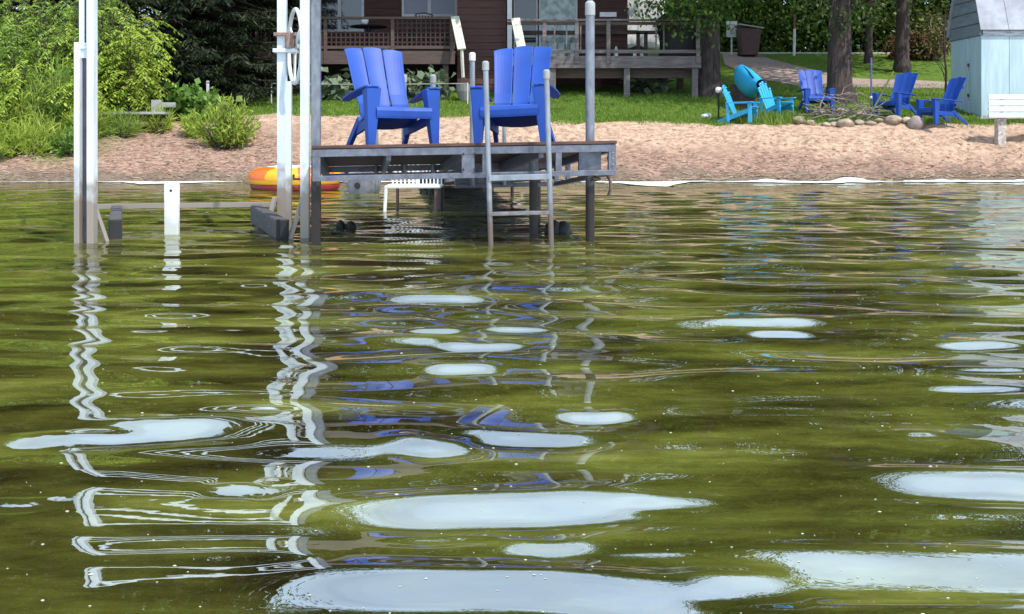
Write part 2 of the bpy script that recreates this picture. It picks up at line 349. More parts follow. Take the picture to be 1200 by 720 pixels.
strip('road', [(-70, 40.7), (70, 40.7)], [(-70, 43.5), (70, 43.5)], pmat('pale_asphalt', (0.50, 0.50, 0.48), (0.40, 0.40, 0.385), scale=3, rough=0.9), 'pale road running along the top of the bank', nseg=60)

# ------------------------------------------------------------------ boat lift
lift = thing('boat_lift', 'aluminium boat lift with tall posts, white wheel and dark bunks beside the dock', 'boat lift', (-2.9, 9.9, 0))
TOP = 2.78
MB().box(-3.571, -3.514, 8.95, 9.05, -1.3, TOP).build('post', ALU, lift, bevel=0.004)
MB().box(-3.640, -3.590, 9.0, 9.06, 1.56, TOP).build('post', ALU, lift, bevel=0.004)
MB().box(-3.678, -3.632, 8.95, 9.05, -1.3, 1.69).build('post', ALU, lift, bevel=0.004)
MB().box(-3.632, -3.571, 9.02, 9.045, -1.3, 1.62).build('channel_web', pmat('dark_channel', (0.12, 0.105, 0.125), (0.07, 0.06, 0.07), rough=0.6), lift)
MB().tube([(-3.60, 9.0, 1.66), (-3.60, 9.0, TOP)], 0.006, 6).build('cable', BLACK, lift)
MB().box(-3.64, -3.56, 8.985, 9.0, 1.64, 1.69).build('bracket', ALU, lift)
MB().box(-4.345, -4.275, 10.70, 10.80, -1.2, TOP).build('post', ALU, lift, bevel=0.004)
MB().box(-1.858, -1.783, 9.35, 9.43, -1.3, TOP).build('post', ALU, lift, bevel=0.004)
rp = MB().box(-2.435, -2.345, 11.05, 11.14, -1.2, TOP).build('post', ALU, lift, bevel=0.004)
MB().box(-2.163, -2.108, 10.17, 10.23, -0.9, 1.42).build('post', ALU, lift, bevel=0.003)
for z in (2.36, 2.68):
    MB().bar((-3.55, 9.0, z), (-1.82, 9.39, z), 0.06, 0.07).build('crossbeam', ALU, lift, bevel=0.003)
    MB().bar((-4.31, 10.75, z), (-2.39, 11.1, z), 0.06, 0.07).build('crossbeam', ALU, lift, bevel=0.003)
MB().bar((-3.55, 9.06, 2.6), (-4.31, 10.7, 2.6), 0.05, 0.06).build('side_beam', ALU, lift)
MB().bar((-1.82, 9.44, 2.6), (-2.39, 11.04, 2.6), 0.05, 0.06).build('side_beam', ALU, lift)
MB().bar((-4.30, 10.76, 0.185), (-2.40, 11.1, 0.185), 0.05, 0.05).build('crossbeam', ALU, lift, bevel=0.003)
MB().bar(P(354, 233, 9.4), P(337, 292, 9.35), 0.05, 0.03).build('brace', ALU, lift, bevel=0.002)
MB().bar(P(108, 233, 9.05), P(128, 292, 9.15), 0.045, 0.03).build('brace', ALU, lift, bevel=0.002)
MB().bar(P(322, 232, 11.0), P(314, 262, 10.9), 0.045, 0.03).build('brace', ALU, lift, bevel=0.002)
for a, b_ in (((-2.02, 9.38, 0.075), (-2.62, 10.9, 0.10)), ((-3.49, 9.38, 0.075), (-4.04, 10.9, 0.10))):
    bk = MB().bar(a, b_, 0.11, 0.19).build('bunk', DARKG, lift, bevel=0.02)
    dv = (Vector(a) - Vector(b_)).normalized()
    MB().bar(Vector(a) + dv * 0.004, Vector(a) + dv * 0.022, 0.112, 0.19).build('end_cap', BLACK, bk, bevel=0.01)
wc = Vector((-2.262, 11.12, 1.83)); un = Vector((0.93, 0.365, 0)).normalized(); vn = Vector((-un.y, un.x, 0))
whl = thing('wheel', None, None); whl.parent = lift; whl.location = wc - lift.location
rr = 0.385
MB().tube([wc + (vn * math.cos(k * math.pi / 24) + Vector((0, 0, 1)) * math.sin(k * math.pi / 24)) * rr for k in range(48)], 0.021, 10, closed=True).build('rim', WHITEP, whl, smooth=True)
for k in range(3):
    a = 0.6 + k * 2 * math.pi / 3; dd = vn * math.cos(a) + Vector((0, 0, 1)) * math.sin(a)
    MB().bar(wc + dd * 0.04, wc + dd * rr, 0.02, 0.075, up=un.cross(dd), w2=0.02, h2=0.05).build('spoke', WHITEP, whl, bevel=0.004)
MB().tube([wc - un * 0.11, wc + un * 0.05], 0.03, 12).build('hub', pmat('hub_grey', (0.55, 0.57, 0.55), rough=0.5), whl)
MB().box(-2.46, -2.22, 11.0, 11.2, 1.93, 1.965).build('bracket', pmat('rusty_bracket', (0.34, 0.25, 0.21), (0.20, 0.11, 0.08), scale=30, rough=0.7), lift, bevel=0.004)
MB().box(-2.47, -2.24, 11.0, 11.2, 1.76, 1.80).build('bracket', MATS['aluminium'], lift, bevel=0.004)
MB().tube([(-2.30, 11.03, 1.80), (-2.30, 11.03, 1.93)], 0.05, 12).build('winch_drum', MATS['rusty_bracket'], lift)
MB().tube([(-2.21, 11.1, 1.85), (-2.21, 11.1, TOP)], 0.006, 6).build('cable', BLACK, lift)

# white mooring post standing in the water between the lift posts
mpst = thing('guide_post', 'short white guide post with a bolt standing in the water between lift posts', 'post', (PX(201.5, 9.8), 9.8, -1.3))
MB().box(mpst.location.x - 0.066, mpst.location.x + 0.066, 9.77, 9.83, -1.3, 0.482).build('board', pmat('guide_white', (0.82, 0.86, 0.88), (0.72, 0.76, 0.79), rough=0.4, stain=(0.45, 0.47, 0.45), stain_z=0.32), mpst, bevel=0.012)
MB().tube([(mpst.location.x, 9.765, 0.40), (mpst.location.x, 9.78, 0.40)], 0.012, 10).build('bolt', BLACK, mpst)

# ------------------------------------------------------------------ dock
FL = Vector((PX(366, 8.7), 8.7, EYE - 16 / FPX * 8.7)); FR = Vector((PX(722, 9.05), 9.05, EYE - 10 / FPX * 9.05))
LEN = math.hypot(FR.x - FL.x, FR.y - FL.y); ud = Vector((FR.x - FL.x, FR.y - FL.y, 0)) / LEN; vd = Vector((-ud.y, ud.x, 0)); ROLL = (FR.z - FL.z) / LEN; DEPTH = 2.72
def dz(s, t_): return ROLL * s - 0.085 * min(t_, DEPTH) - 0.058 * max(t_ - DEPTH, 0)
def D(s, t_, z): p = FL + ud * s + vd * t_; return Vector((p.x, p.y, FL.z + dz(s, t_) + z))
def Dbox(mb, s0, s1, t0, t1, z0, z1):
    return mb.hexa([D(s0, t0, z0), D(s1, t0, z0), D(s1, t1, z0), D(s0, t1, z0), D(s0, t0, z1), D(s1, t0, z1), D(s1, t1, z1), D(s0, t1, z1)])
dock = thing('dock', 'steel framed dock with brown deck boards and a swim ladder', 'dock', (-0.4, 8.9, 0))
for k in range(18):                                # platform boards
    Dbox(MB(), -0.005, LEN + 0.005, -0.012 + k * 0.151, -0.012 + k * 0.151 + 0.143, -0.026, 0).build('deck_board', BOARD, dock, bevel=0.003)
W0 = LEN - 1.14
for k in range(53):                                # walkway boards
    Dbox(MB(), W0, LEN, DEPTH + 0.01 + k * 0.151, DEPTH + 0.153 + k * 0.151, -0.026, 0).build('deck_board', BOARD, dock)
def truss(pts, z0, z1, th, verts):                 # pts: two (s,t) ends
    (s0, t0), (s1, t1) = pts; a = D(s0, t0, 0); b_ = D(s1, t1, 0)
    up = Vector((0, 0, 1))
    MB().bar(a + up * (z1 - 0.032), b_ + up * (z1 - 0.032), th, 0.062).build('frame_rail', FRAME, dock, bevel=0.003)
    MB().bar(a + up * (z0 + 0.022), b_ + up * (z0 + 0.022), th, 0.044).build('frame_rail', FRAME, dock, bevel=0.003)
    for f, wd_ in verts:
        c = a.lerp(b_, f); dr = (b_ - a).normalized()
        MB().bar(c + up * (z0 + 0.044) - dr * 0, c + up * (z1 - 0.064), wd_, th * 0.96, up=vd if abs(s1 - s0) > 0.1 else ud).build('frame_upright', FRAME, dock)
truss(((0.0, 0.02), (LEN, 0.02)), -0.29, -0.028, 0.05, [(0.013, 0.062), (0.503, 0.105), (0.560, 0.05), (0.805, 0.05), (0.987, 0.062)])
truss(((0.0, DEPTH - 0.02), (W0, DEPTH - 0.02)), -0.15, -0.028, 0.05, [(0.02, 0.05), (0.5, 0.05)])
truss(((W0, DEPTH - 0.02), (LEN, DEPTH - 0.02)), -0.29, -0.028, 0.05, [(0.02, 0.05), (0.25, 0.05), (0.5, 0.05), (0.75, 0.05), (0.98, 0.05)])
truss(((0.026, 0.05), (0.026, DEPTH - 0.05)), -0.15, -0.028, 0.05, [(0.33, 0.05), (0.66, 0.05)])
truss(((LEN - 0.026, 0.05), (LEN - 0.026, DEPTH - 0.05)), -0.29, -0.028, 0.05, [(0.25, 0.04), (0.5, 0.04), (0.75, 0.04)])
for s_ in (0.62, 1.25, 1.9):
    Dbox(MB(), s_ - 0.02, s_ + 0.02, 0.05, DEPTH - 0.05, -0.13, -0.03).build('joist', FRAME, dock)
for s_ in (W0 + 0.02, LEN - 0.02):
    truss(((s_, DEPTH + 0.02), (s_, DEPTH + 7.9)), -0.21, -0.028, 0.04, [(k / 14, 0.035) for k in range(1, 14)])
for k in range(1, 8):
    Dbox(MB(), W0 + 0.04, LEN - 0.04, DEPTH + k, DEPTH + k + 0.04, -0.2, -0.03).build('joist', FRAME, dock)
for s_ in (1.235, 1.33):                           # bolts of the joint plate
    for z_ in (-0.09, -0.22):
        p = D(s_, -0.008, z_); MB().tube([p, p - vd * 0.012], 0.009, 8).build('bolt', BLACK, dock)
for z_ in (-0.10, -0.15, -0.2):
    p = D(LEN - 0.03, -0.006, z_); MB().tube([p, p - vd * 0.01], 0.008, 8).build('bolt', PIPE, dock)
WCAP = pmat('white_cap', (0.75, 0.76, 0.75), rough=0.4); GCAP = pmat('grey_cap', (0.36, 0.37, 0.38), (0.26, 0.27, 0.28), rough=0.5)
def pole(x, y, top, r, mat=PIPE, cap=None, n=12, capr=1.25, bed=None):
    bed = gz(x, y) - 0.2 if bed is None else bed
    p = MB().tube([(x, y, bed), (x, y, top)], r, n).build('post', mat, dock); auto_smooth(p)
    if cap is not None: auto_smooth(MB().tube([(x, y, top - r * 2.4), (x, y, top + 0.01), (x, y, top + r * 0.8)], [r * capr, r * capr, r * 0.6], n).build('cap', cap, p))
    return p
p = MB().box(PX(370.3, 8.83) - 0.036, PX(370.3, 8.83) + 0.036, 8.80, 8.87, -1.5, 2.35).build('post', GALV, dock, bevel=0.004)
pole(PX(691.5, 9.14), 9.14, 2.03, 0.039, GALV, GCAP, 14, 1.12)
MB().box(PX(690, 9.16) - 0.09, PX(690, 9.16) + 0.10, 9.09, 9.19, 0.60, 0.82).build('post_sleeve', FRAME, dock, bevel=0.004)
def rear(px, ty, r, cap):                          # posts along the back edge of the platform
    s_ = 0
    for _ in range(20):
        p = FL + ud * s_ + vd * (DEPTH - 0.075); s_ += (PX(px, p.y) - p.x) * 0.95
    p = D(s_, DEPTH - 0.075, 0); pole(p.x, p.y, EYE + (HOR - ty) / FPX * p.y, r, PIPE, cap, bed=p.z - (0.14 if s_ < W0 else 0.27))
rear(473.5, 90, 0.026, GCAP); rear(507.5, 90, 0.028, GCAP); rear(553.5, 64, 0.028, WCAP); rear(441, 120, 0.022, None); rear(591, 120, 0.022, None)
for t_ in (4.2, 6.6, 9.0):
    for s_ in (W0 - 0.03, LEN + 0.03):
        p = D(s_, t_, 0); pole(p.x, p.y, p.z - 0.02, 0.024, GALV)
p = D(LEN - 0.62, 0.55, 0); pole(p.x, p.y, p.z - 0.05, 0.04, GALV)
# ladder
lad = thing('ladder', None, None); lad.parent = dock; lad.location = Vector((0.03, 8.82, 0)) - dock.location
for (a, ya, b_, yb) in ((569, 76, 575.5, 300), (640.5, 86, 646.5, 300)):
    pa, pb = P(a, ya, 8.80), P(b_, yb, 8.77)
    q = MB().tube([pb, pa], 0.022, 12).build('ladder_rail', PIPE, lad); auto_smooth(q)
    auto_smooth(MB().tube([pa - Vector((0, 0, 0.045)), pa + Vector((0, 0, 0.018)), pa + Vector((0, 0, 0.03))], [0.029, 0.029, 0.018], 12).build('rail_cap', GCAP, q))
for yr, hh in ((208, 0.045), (250, 0.03), (290, 0.03)):
    pa, pb = P(573, yr + 1, 8.785), P(644, yr - 1, 8.785); MB().bar(pa, pb, 0.07, hh).build('rung', PIPE, lad, bevel=0.004)
ROPE = pmat('old_rope', (0.16, 0.12, 0.085), (0.06, 0.045, 0.03), scale=40, rough=0.9)
MB().tube([P(715, 176, 9.2), P(713, 186, 9.2), P(716, 196, 9.22), P(711, 205, 9.2), P(715, 212, 9.22), P(716, 221, 9.2), P(713, 230, 9.2)], 0.014, 6).build('rope', ROPE, dock, smooth=True)
MB().tube([P(698 + 5 * math.sin(k * 1.9), 205 + k * 1.3, 9.10 - 0.05 * math.cos(k * 1.9)) for k in range(7)], 0.012, 6).build('rope', ROPE, dock, smooth=True)

# ------------------------------------------------------------------ adirondack chairs
def chair(name, label, mat, loc, yaw, scale=1.0, group=None, normal=(0, 0, 1), style='wide'):
    o = thing(name, label, 'chair', loc, (0, 0, 0), group); o.scale = (scale,) * 3
    n = Vector(normal).normalized(); f = Vector((math.sin(yaw), -math.cos(yaw), 0)); f = (f - n * f.dot(n)).normalized()  # f = the way the chair faces
    x = (-f).cross(n); o.rotation_euler = Matrix((x, -f, n)).transposed().to_euler()
    key = name + mat.name
    if key in PROTO:
        for c in PROTO[key].children:
            k = c.copy(); COL.objects.link(k); k.parent = o
        return o
    PROTO[key] = o
    B = lambda mb, nm, bev=0.006: mb.build(nm, mat, o, False, bev)
    if style == 'wide':
        for s in (-1, 1):
            c = []
            for z, x0, x1, y0, y1 in ((0, .272, .336, -.36, -.29), (.535, .212, .350, -.385, -.26)):
                c += [(s * x0, y0, z), (s * x1, y0, z), (s * x1, y1, z), (s * x0, y1, z)]
            B(MB().hexa(c), 'front_leg', 0.008)
            rows = [[(s * a, y, z), (s * (a + b_) / 2, y, z + 0.006), (s * b_, y, z)] for y, a, b_, z in ((-.395, .24, .345, .548), (-.36, .225, .362, .552), (-.2, .25, .38, .542), (0, .27, .392, .524), (.16, .285, .388, .508), (.30, .295, .352, .495))]
            B(MB().sheet(rows, 0.018), 'arm', 0.005)
            B(MB().bar((s * .245, .10, .30), (s * .285, .43, .0), .045, .07, up=(0, 0, 1), w2=.04, h2=.05), 'rear_leg')
            B(MB().bar((s * .255, -.30, .26), (s * .245, .26, .20), .03, .09), 'side_stringer')
        prof = [(-.375, .285), (-.382, .33), (-.372, .36), (-.34, .372), (-.2, .352), (-.05, .318), (.08, .285), (.17, .262)]
        rows = [[(x_, y - 0.05 * abs(x_) , z - 0.03 * (1 - (x_ / .262) ** 2) * min(1, max(0, (y + .34) * 4))) for x_ in (-.262, -.18, -.09, 0, .09, .18, .262)] for y, z in prof]
        B(MB().sheet(rows, 0.022, (0, -0.3, 1)), 'seat', 0.005)
        bp_ = [(.145, .265), (.162, .36), (.19, .45), (.235, .55), (.29, .67), (.342, .79), (.395, .91), (.43, .99), (.445, 1.025)]
        for k in (-1, 0, 1):
            rows = []
            for i, (y, z) in enumerate(bp_):
                f_ = i / 8; hw = .073 + .0225 * f_; cx = k * (hw * 2 + .009)
                if i == 8: hw *= 0.97
                row = []
                for q in range(7):
                    xx = cx + hw * (q / 3 - 1); drop = (0.28 * xx * xx + 0.010 * (q / 3 - 1) ** 2) * (1 if i == 8 else 0) + (0.2 * xx * xx if i == 7 else 0)
                    row.append((xx, y - 0.55 * xx * xx - (0.006 * (1 - (q / 3 - 1) ** 2)) * -1 + (-.022 if (k and i == 2) else (-.012 if (k and i == 1) else 0)), z - drop + (0.008 if (k == 0 and i == 8) else 0)))
                rows.append(row)
            B(MB().sheet(rows, 0.02, (0, -1, 0.2)), 'back_slat', 0.004)
        for z, y, hw in ((.42, .232, .19), (.80, .385, .22)):
            B(MB().bar((-hw, y, z), (hw, y, z), .02, .06), 'back_batten', 0.003)
    else:                                           # narrow slatted kind with a rounded fan back
        for s in (-1, 1):
            B(MB().bar((s * .27, -.32, 0), (s * .27, -.30, .50), .035, .10, up=(0, 1, 0)), 'front_leg')
            B(MB().bar((s * .24, -.34, .33), (s * .24, .52, .0), .03, .11), 'side_stringer')
            B(MB().bar((s * .29, -.40, .515), (s * .30, .30, .50), .13, .025, w2=.08), 'arm')
            B(MB().bar((s * .27, .24, .0), (s * .27, .28, .50), .03, .07, up=(0, 1, 0)), 'rear_leg')
        for k in range(6): B(MB().bar((-.26, -.35 + k * .095, .385 - k * .036), (.26, -.35 + k * .095, .385 - k * .036), .085, .02, up=(0, .36, 1)), 'seat_slat')
        for k in range(5):
            x_ = (k - 2) * .098; h_ = .93 - 0.055 * (k - 2) ** 2 * 0.75
            t0 = Vector((x_ * .86, .14, .20)); t1 = Vector((x_ * 1.1, .14 + (h_ - .2) * .42, h_))
            B(MB().bar(t0, t1, .078, .02, up=(0, -1, .4), w2=.09), 'back_slat')
            B(MB().tube([t1 - Vector((0, .004, .01)), t1 + Vector((0, .008, .02)), t1 + Vector((0, .014, .034))], [.044, .036, .016], 8), 'slat_tip', 0)
        B(MB().bar((-.27, .285, .5), (.27, .285, .5), .03, .06), 'back_batten')
    return o
PROTO = {}
dn = Vector((-ROLL * ud.x + 0.085 * vd.x, -ROLL * ud.y + 0.085 * vd.y, 1))
def on_dock(x, y):
    r = Vector((x, y, 0)) - Vector((FL.x, FL.y, 0)); return FL.z + dz(r.dot(ud), r.dot(vd)) + 0.001
chair('adirondack_chair', 'deep blue plastic adirondack chair on the dock, turned towards the swim ladder', BLUEP, (-1.10, 9.62, on_dock(-1.10, 9.62)), R(27), 0.985, None, dn)
chair('adirondack_chair', 'deep blue plastic adirondack chair on the dock, directly behind the swim ladder', BLUEP, (0.055, 9.74, on_dock(0.055, 9.74)), R(-11), 0.985, None, dn)

# ------------------------------------------------------------------ house with two porch decks
SIDING = pmat('brown_siding', (0.092, 0.034, 0.029), (0.058, 0.021, 0.018), scale=5, stretch=(0.4, 1, 5), rough=0.7, bump=0.002, bscale=30)
TIMBER = pmat('weathered_timber', (0.20, 0.165, 0.165), (0.11, 0.088, 0.088), scale=7, stretch=(0.4, 1, 4), rough=0.85, bump=0.003, bscale=30)
BRWOOD = pmat('brown_timber', (0.115, 0.075, 0.062), (0.06, 0.04, 0.034), scale=7, stretch=(0.4, 1, 4), rough=0.8)
TRIM = pmat('grey_white_trim', (0.62, 0.63, 0.66), (0.52, 0.53, 0.56), rough=0.5)
CREAM = pmat('cream_board', (0.66, 0.64, 0.54), (0.50, 0.48, 0.40), scale=10, rough=0.7, dirt=(0.25, 0.22, 0.17))
m, t = nodes('window_glass'); out = N(t, 'OutputMaterial'); b = N(t, 'BsdfPrincipled', Roughness=0.03); b.inputs['Base Color'].default_value = (0.035, 0.04, 0.045, 1); b.inputs['IOR'].default_value = 1.9; t.links.new(b.outputs[0], out.inputs[0]); GLASS = m
m, t = nodes('painted_reflection_glass'); out = N(t, 'OutputMaterial'); g = N(t, 'NewGeometry'); b = N(t, 'BsdfPrincipled', Roughness=0.05); t.links.new(ramp(t, noise(4.0, 6), [(0.4, (0.10, 0.16, 0.13)), (0.6, (0.42, 0.52, 0.50))]), b.inputs['Base Color']); b.inputs['IOR'].default_value = 1.8; t.links.new(b.outputs[0], out.inputs[0]); REFL_PAINT = m  # mottled green painted in as greenery reflected by the door glass
m, t = nodes('window_blind'); out = N(t, 'OutputMaterial'); b = N(t, 'BsdfPrincipled', Roughness=0.08); b.inputs['Base Color'].default_value = (0.20, 0.21, 0.27, 1); t.links.new(b.outputs[0], out.inputs[0]); BLIND = m
WY = 30.3; HX0, HX1 = -9.2, 3.28
house = thing('house', 'dark brown lake house with clapboard siding and an added porch roof', 'house', (-3, 31, 2.0))
MB().box(HX0, HX1, WY, 38, 1.4, 6.3).build('wall', SIDING, house)
bo0, bo1 = -1.47, -0.16
MB().box(bo0 + .03, bo1 - .03, 28.64, WY - 0.01, 1.4, 6.2).build('wall', SIDING, house)
cb = MB().add([(bo0, 28.60, 0), (bo1, 28.60, 0), (bo1, 28.575, 0.0), (bo0, 28.575, 0.0), (bo0, 28.60, .182), (bo1, 28.60, .182), (bo1, 28.592, .182), (bo0, 28.592, .182)],
              [(0, 3, 2, 1), (4, 5, 6, 7), (0, 1, 5, 4), (1, 2, 6, 5), (2, 3, 7, 6), (3, 0, 4, 7)])
cb.v = [(x, y + (0.03 if i in (0, 1, 4, 5) else 0), z) for i, (x, y, z) in enumerate(cb.v)]
c0 = cb.build('clapboard', SIDING, house)
base_z = c0.location.z + 1.85; c0.location.z = base_z
for k in range(1, 23):
    c = c0.copy(); COL.objects.link(c); c.location.z = base_z + k * 0.186
for k in range(14):                                # clapboards of the wall behind the left porch
    for (x0, x1) in ((-9.2, -1.5), (0.0, 3.28)):
        MB().box(x0, x1, WY - 0.03, WY - 0.002, 3.15 + k * 0.186, 3.32 + k * 0.186).build('clapboard', SIDING, house)
def window(x0, x1, z0, z1, y, panes, mats, fr=0.07, nm='window'):
    wd = thing(nm, None, None); wd.parent = house; wd.location = Vector(((x0 + x1) / 2, y, z0)) - house.location
    mb = MB(); mb.box(x0 - fr, x0, y - 0.07, y, z0 - fr, z1 + fr); mb.box(x1, x1 + fr, y - 0.07, y, z0 - fr, z1 + fr); mb.box(x0 + 0.001, x1 - 0.001, y - 0.068, y, z0 - fr, z0); mb.box(x0 + 0.001, x1 - 0.001, y - 0.068, y, z1, z1 + fr)
    mb.build('frame', TRIM, wd)
    for k in range(panes):
        a = x0 + (x1 - x0) * k / panes; b_ = x0 + (x1 - x0) * (k + 1) / panes
        MB().box(a + 0.004, b_ - 0.004, y - 0.03, y - 0.012, z0 + 0.002, z1 - 0.002).build('pane', mats[k % len(mats)], wd)
        if k: MB().box(a - 0.05, a + 0.05, y - 0.066, y, z0 + 0.001, z1 - 0.001).build('mullion', TRIM, wd)
yw = WY - 0.032
window(PX(372, yw), PX(424, yw), 3.85, 5.2, yw, 2, [GLASS])
window(PX(474, yw), PX(533, yw), EYE + 138 / FPX * yw, 5.2, yw, 2, [BLIND])
window(PX(634, yw), PX(674, yw), 3.05, 5.25, yw, 1, [REFL_PAINT], 0.06, 'patio_door')
window(PX(604, yw), PX(628, yw), 3.05, 5.25, yw, 1, [GLASS], 0.05, 'door')
MB().box(-9.6, 3.6, 27.1, 30.3, 5.62, 5.78).build('added_shade_roof', TIMBER, house)  # unseen roof added over both decks to shade the house front
MB().add([(-9.7, 26.9, 5.79), (3.7, 26.9, 5.79), (3.7, 34.2, 8.6), (-9.7, 34.2, 8.6), (3.7, 41, 5.79), (-9.7, 41, 5.79)], [(0, 1, 2, 3), (3, 2, 4, 5), (0, 3, 5), (1, 4, 2), (0, 5, 4, 1)]).build('roof', pmat('roof_shingle', (0.12, 0.10, 0.095), (0.07, 0.06, 0.055), scale=9, rough=0.9, bump=0.01), house)
MB().box(PX(594.5, 28.3), PX(600, 28.3), 28.25, 28.37, 2.9, 5.62).build('porch_post', TRIM, house)
MB().box(-8.9, -8.75, 28.05, 28.2, 2.0, 5.62).build('porch_post', TIMBER, house)
MB().box(PX(706, 27.7), PX(726, 27.7), 28.5, 28.6, 4.02, 4.14).build('wall_lamp', TRIM, house)

# left porch deck
dl = thing('porch_deck', 'low porch deck with lattice railing left of the clapboard bay', 'deck', (-4.5, 29, 2.0))
LX0, LX1, LY = -8.9, -1.50, 28.0
for k in range(15): MB().box(LX0, LX1, LY + 0.05 + k * .15, LY + .19 + k * .15, 3.03, 3.07).build('deck_board', TIMBER, dl)
MB().box(LX0, LX1, LY, LY + .04, 2.72, 3.065).build('fascia', BRWOOD, dl, bevel=.005)
MB().box(LX0, LX1, LY - .04, LY + .08, 3.9, 3.96).build('top_rail', BRWOOD, dl, bevel=.005)
MB().box(LX0, LX1, LY - .01, LY + .05, 3.12, 3.2).build('bottom_rail', BRWOOD, dl, bevel=.005)
for x in (LX0 + .1, -6.7, -4.9, PX(460, 28), LX1 - .08): MB().box(x - .045, x + .045, LY - .02, LY + .07, 2.72, 3.9).build('post', BRWOOD, dl, bevel=.004)
lat = MB()
for k in range(60): lat.box(LX0 + .05 + k * .124, LX0 + .085 + k * .124, LY + .02, LY + .03, 3.2, 3.9 if LX0 + k * .124 > PX(458, 28) else 3.56)
for k in range(5): lat.box(LX0 if k < 3 else PX(460, 28), LX1, LY + .031, LY + .041, 3.28 + k * .125, 3.315 + k * .125)
tag(lat.build('lattice', pmat('lattice_brown', (0.055, 0.028, 0.026), (0.03, 0.016, 0.015), rough=.8), dl, fix=False), None, None, None, 'stuff')
for x in (-8.5, -6, -3.6, -1.75): MB().box(x - .07, x + .07, LY + .1, LY + .24, 1.7, 2.9).build('support_post', BRWOOD, dl)
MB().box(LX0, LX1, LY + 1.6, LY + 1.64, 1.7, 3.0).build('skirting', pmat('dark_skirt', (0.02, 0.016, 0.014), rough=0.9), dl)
# right porch deck
dr_ = thing('porch_deck', 'grey timber porch deck with open railing right of the clapboard bay', 'deck', (2.4, 28.5, 1.9))
RX0, RX1, RY = -0.12, 4.88, 27.5
for k in range(18): MB().box(RX0, RX1, RY + .05 + k * .15, RY + .19 + k * .15, 2.86, 2.90).build('deck_board', TIMBER, dr_)
MB().box(RX0, RX1, RY, RY + .04, 2.585, 2.895).build('fascia', TIMBER, dr_, bevel=.005)
MB().box(RX0, RX1, RY + .3, RY + .42, 2.34, 2.60).build('beam', BRWOOD, dr_, bevel=.005)
MB().box(RX0, RX1 + .03, RY - .06, RY + .08, 3.80, 3.85).build('top_rail', TIMBER, dr_, bevel=.005)
MB().box(RX0, RX1, RY - .0, RY + .05, 3.70, 3.78).build('under_rail', BRWOOD, dr_, bevel=.004)
MB().box(RX0, RX1, RY + .0, RY + .06, 2.97, 3.06).build('bottom_rail', TIMBER, dr_, bevel=.005)
for px in (638, 676, 713, 818): x = PX(px, RY); MB().box(x - .05, x + .05, RY - .03, RY + .07, 2.7, 3.80 if px < 800 else 4.0).build('post', TIMBER, dr_, bevel=.004)
for px in (650, 664, 680.5, 769, 778): x = PX(px, RY); MB().box(x - .018, x + .018, RY + .01, RY + .04, 3.06, 3.7).build('baluster', TIMBER, dr_)
for px in (648, 735, 815): x = PX(px, RY); MB().box(x - .075, x + .075, RY + .05, RY + .2, 1.5, 2.585).build('support_post', TIMBER, dr_)
for px in (700, 760, 778, 796): x = PX(px, RY + 2.2); MB().box(x - .08, x + .08, RY + 2.0, RY + 2.15, 1.6, 2.86).build('support_post', BRWOOD, dr_)
for px in (748, 757, 782, 798): x = PX(px, RY + 2.6); MB().box(x - .05, x + .05, RY + 2.6, RY + 2.68, 2.9, 3.75).build('baluster', BRWOOD, dr_)
MB().box(0, RX1, RY + 2.6, RY + 2.68, 3.7, 3.8).build('back_rail', BRWOOD, dr_)
# slanted stair rails at the inner ends of both decks
st = thing('stair_rail', 'cream slanted stair rail at the end of the lattice porch', 'stair rail', (-1.4, 27.6, 2.0))
MB().bar(P(533, 20, 27.95), P(541, 58, 27.2), .22, .05, up=(0, -.6, 1)).build('handrail', CREAM, st, bevel=.006)
MB().bar(P(541, 57, 27.25), (PX(544, 27.2), 27.2, gz(-1.2, 27.2)), .06, .06).build('newel', CREAM, st)
st = thing('stair_rail', 'cream slanted stair rail at the end of the open porch', 'stair rail', (0.15, 27.2, 2.0))
MB().bar(P(604, 22, 27.45), P(612, 62, 26.7), .23, .05, up=(0, -.6, 1)).build('handrail', CREAM, st, bevel=.006)
MB().bar(P(611, 60, 26.75), (PX(612, 26.75), 26.75, gz(0.2, 26.75)), .06, .06).build('newel', CREAM, st)
# planter under the stair rail
plx, ply = PX(544, 27.0), 27.0
pln = thing('planter', 'grey tapered planter with dark soil below the stair rail', 'planter', (plx, ply, gz(plx, ply)))
MB().lathe([(.12, 0), (.2, .25), (.21, .42), (.19, .42), (.17, .36)], 16, pln.location).build('pot', pmat('grey_pot', (0.24, 0.24, 0.24), rough=.8), pln, smooth=False)
MB().lathe([(.165, .36), (.17, .47), (.1, .56), (.02, .6)], 12, pln.location).build('dead_plant', pmat('dead_plant', (0.05, 0.02, 0.018), rough=.9, bump=.03, bscale=12), pln)

# things on the porches
def grill(x, y, z):
    o = thing('covered_grill', 'barbecue grill under a slouching black cover at the railing corner', 'grill', (x, y, z))
    rows = []
    for (zz, a, b_, ox) in ((0.02, .50, .32, 0), (.35, .48, .33, .02), (.75, .55, .36, 0), (.95, .60, .36, .0), (1.12, .45, .34, .06), (1.30, .30, .28, .12), (1.40, .12, .15, .16)):
        rows.append([(x + ox + a * math.cos(q * math.pi / 12) * (1 + .06 * math.sin(q * 2.3 + zz * 4)), y + b_ * math.sin(q * math.pi / 12) * (1 + .06 * math.sin(q * 1.7)), z + zz + .03 * math.sin(q * 1.1)) for q in range(25)])
    MB().grid(rows + [[(x + .16, y, z + 1.41)] * 25]).build('cover', pmat('black_cover', (0.008, 0.008, 0.009), (0.004, 0.004, 0.005), rough=.65, bump=.02, bscale=5), o, smooth=True)
    for sx in (-.35, .35): MB().box(x + sx - .03, x + sx + .03, y - .2, y + .2, z, z + .1).build('leg', BLACK, o)
grill(PX(795, 28.1), 28.15, 2.90)
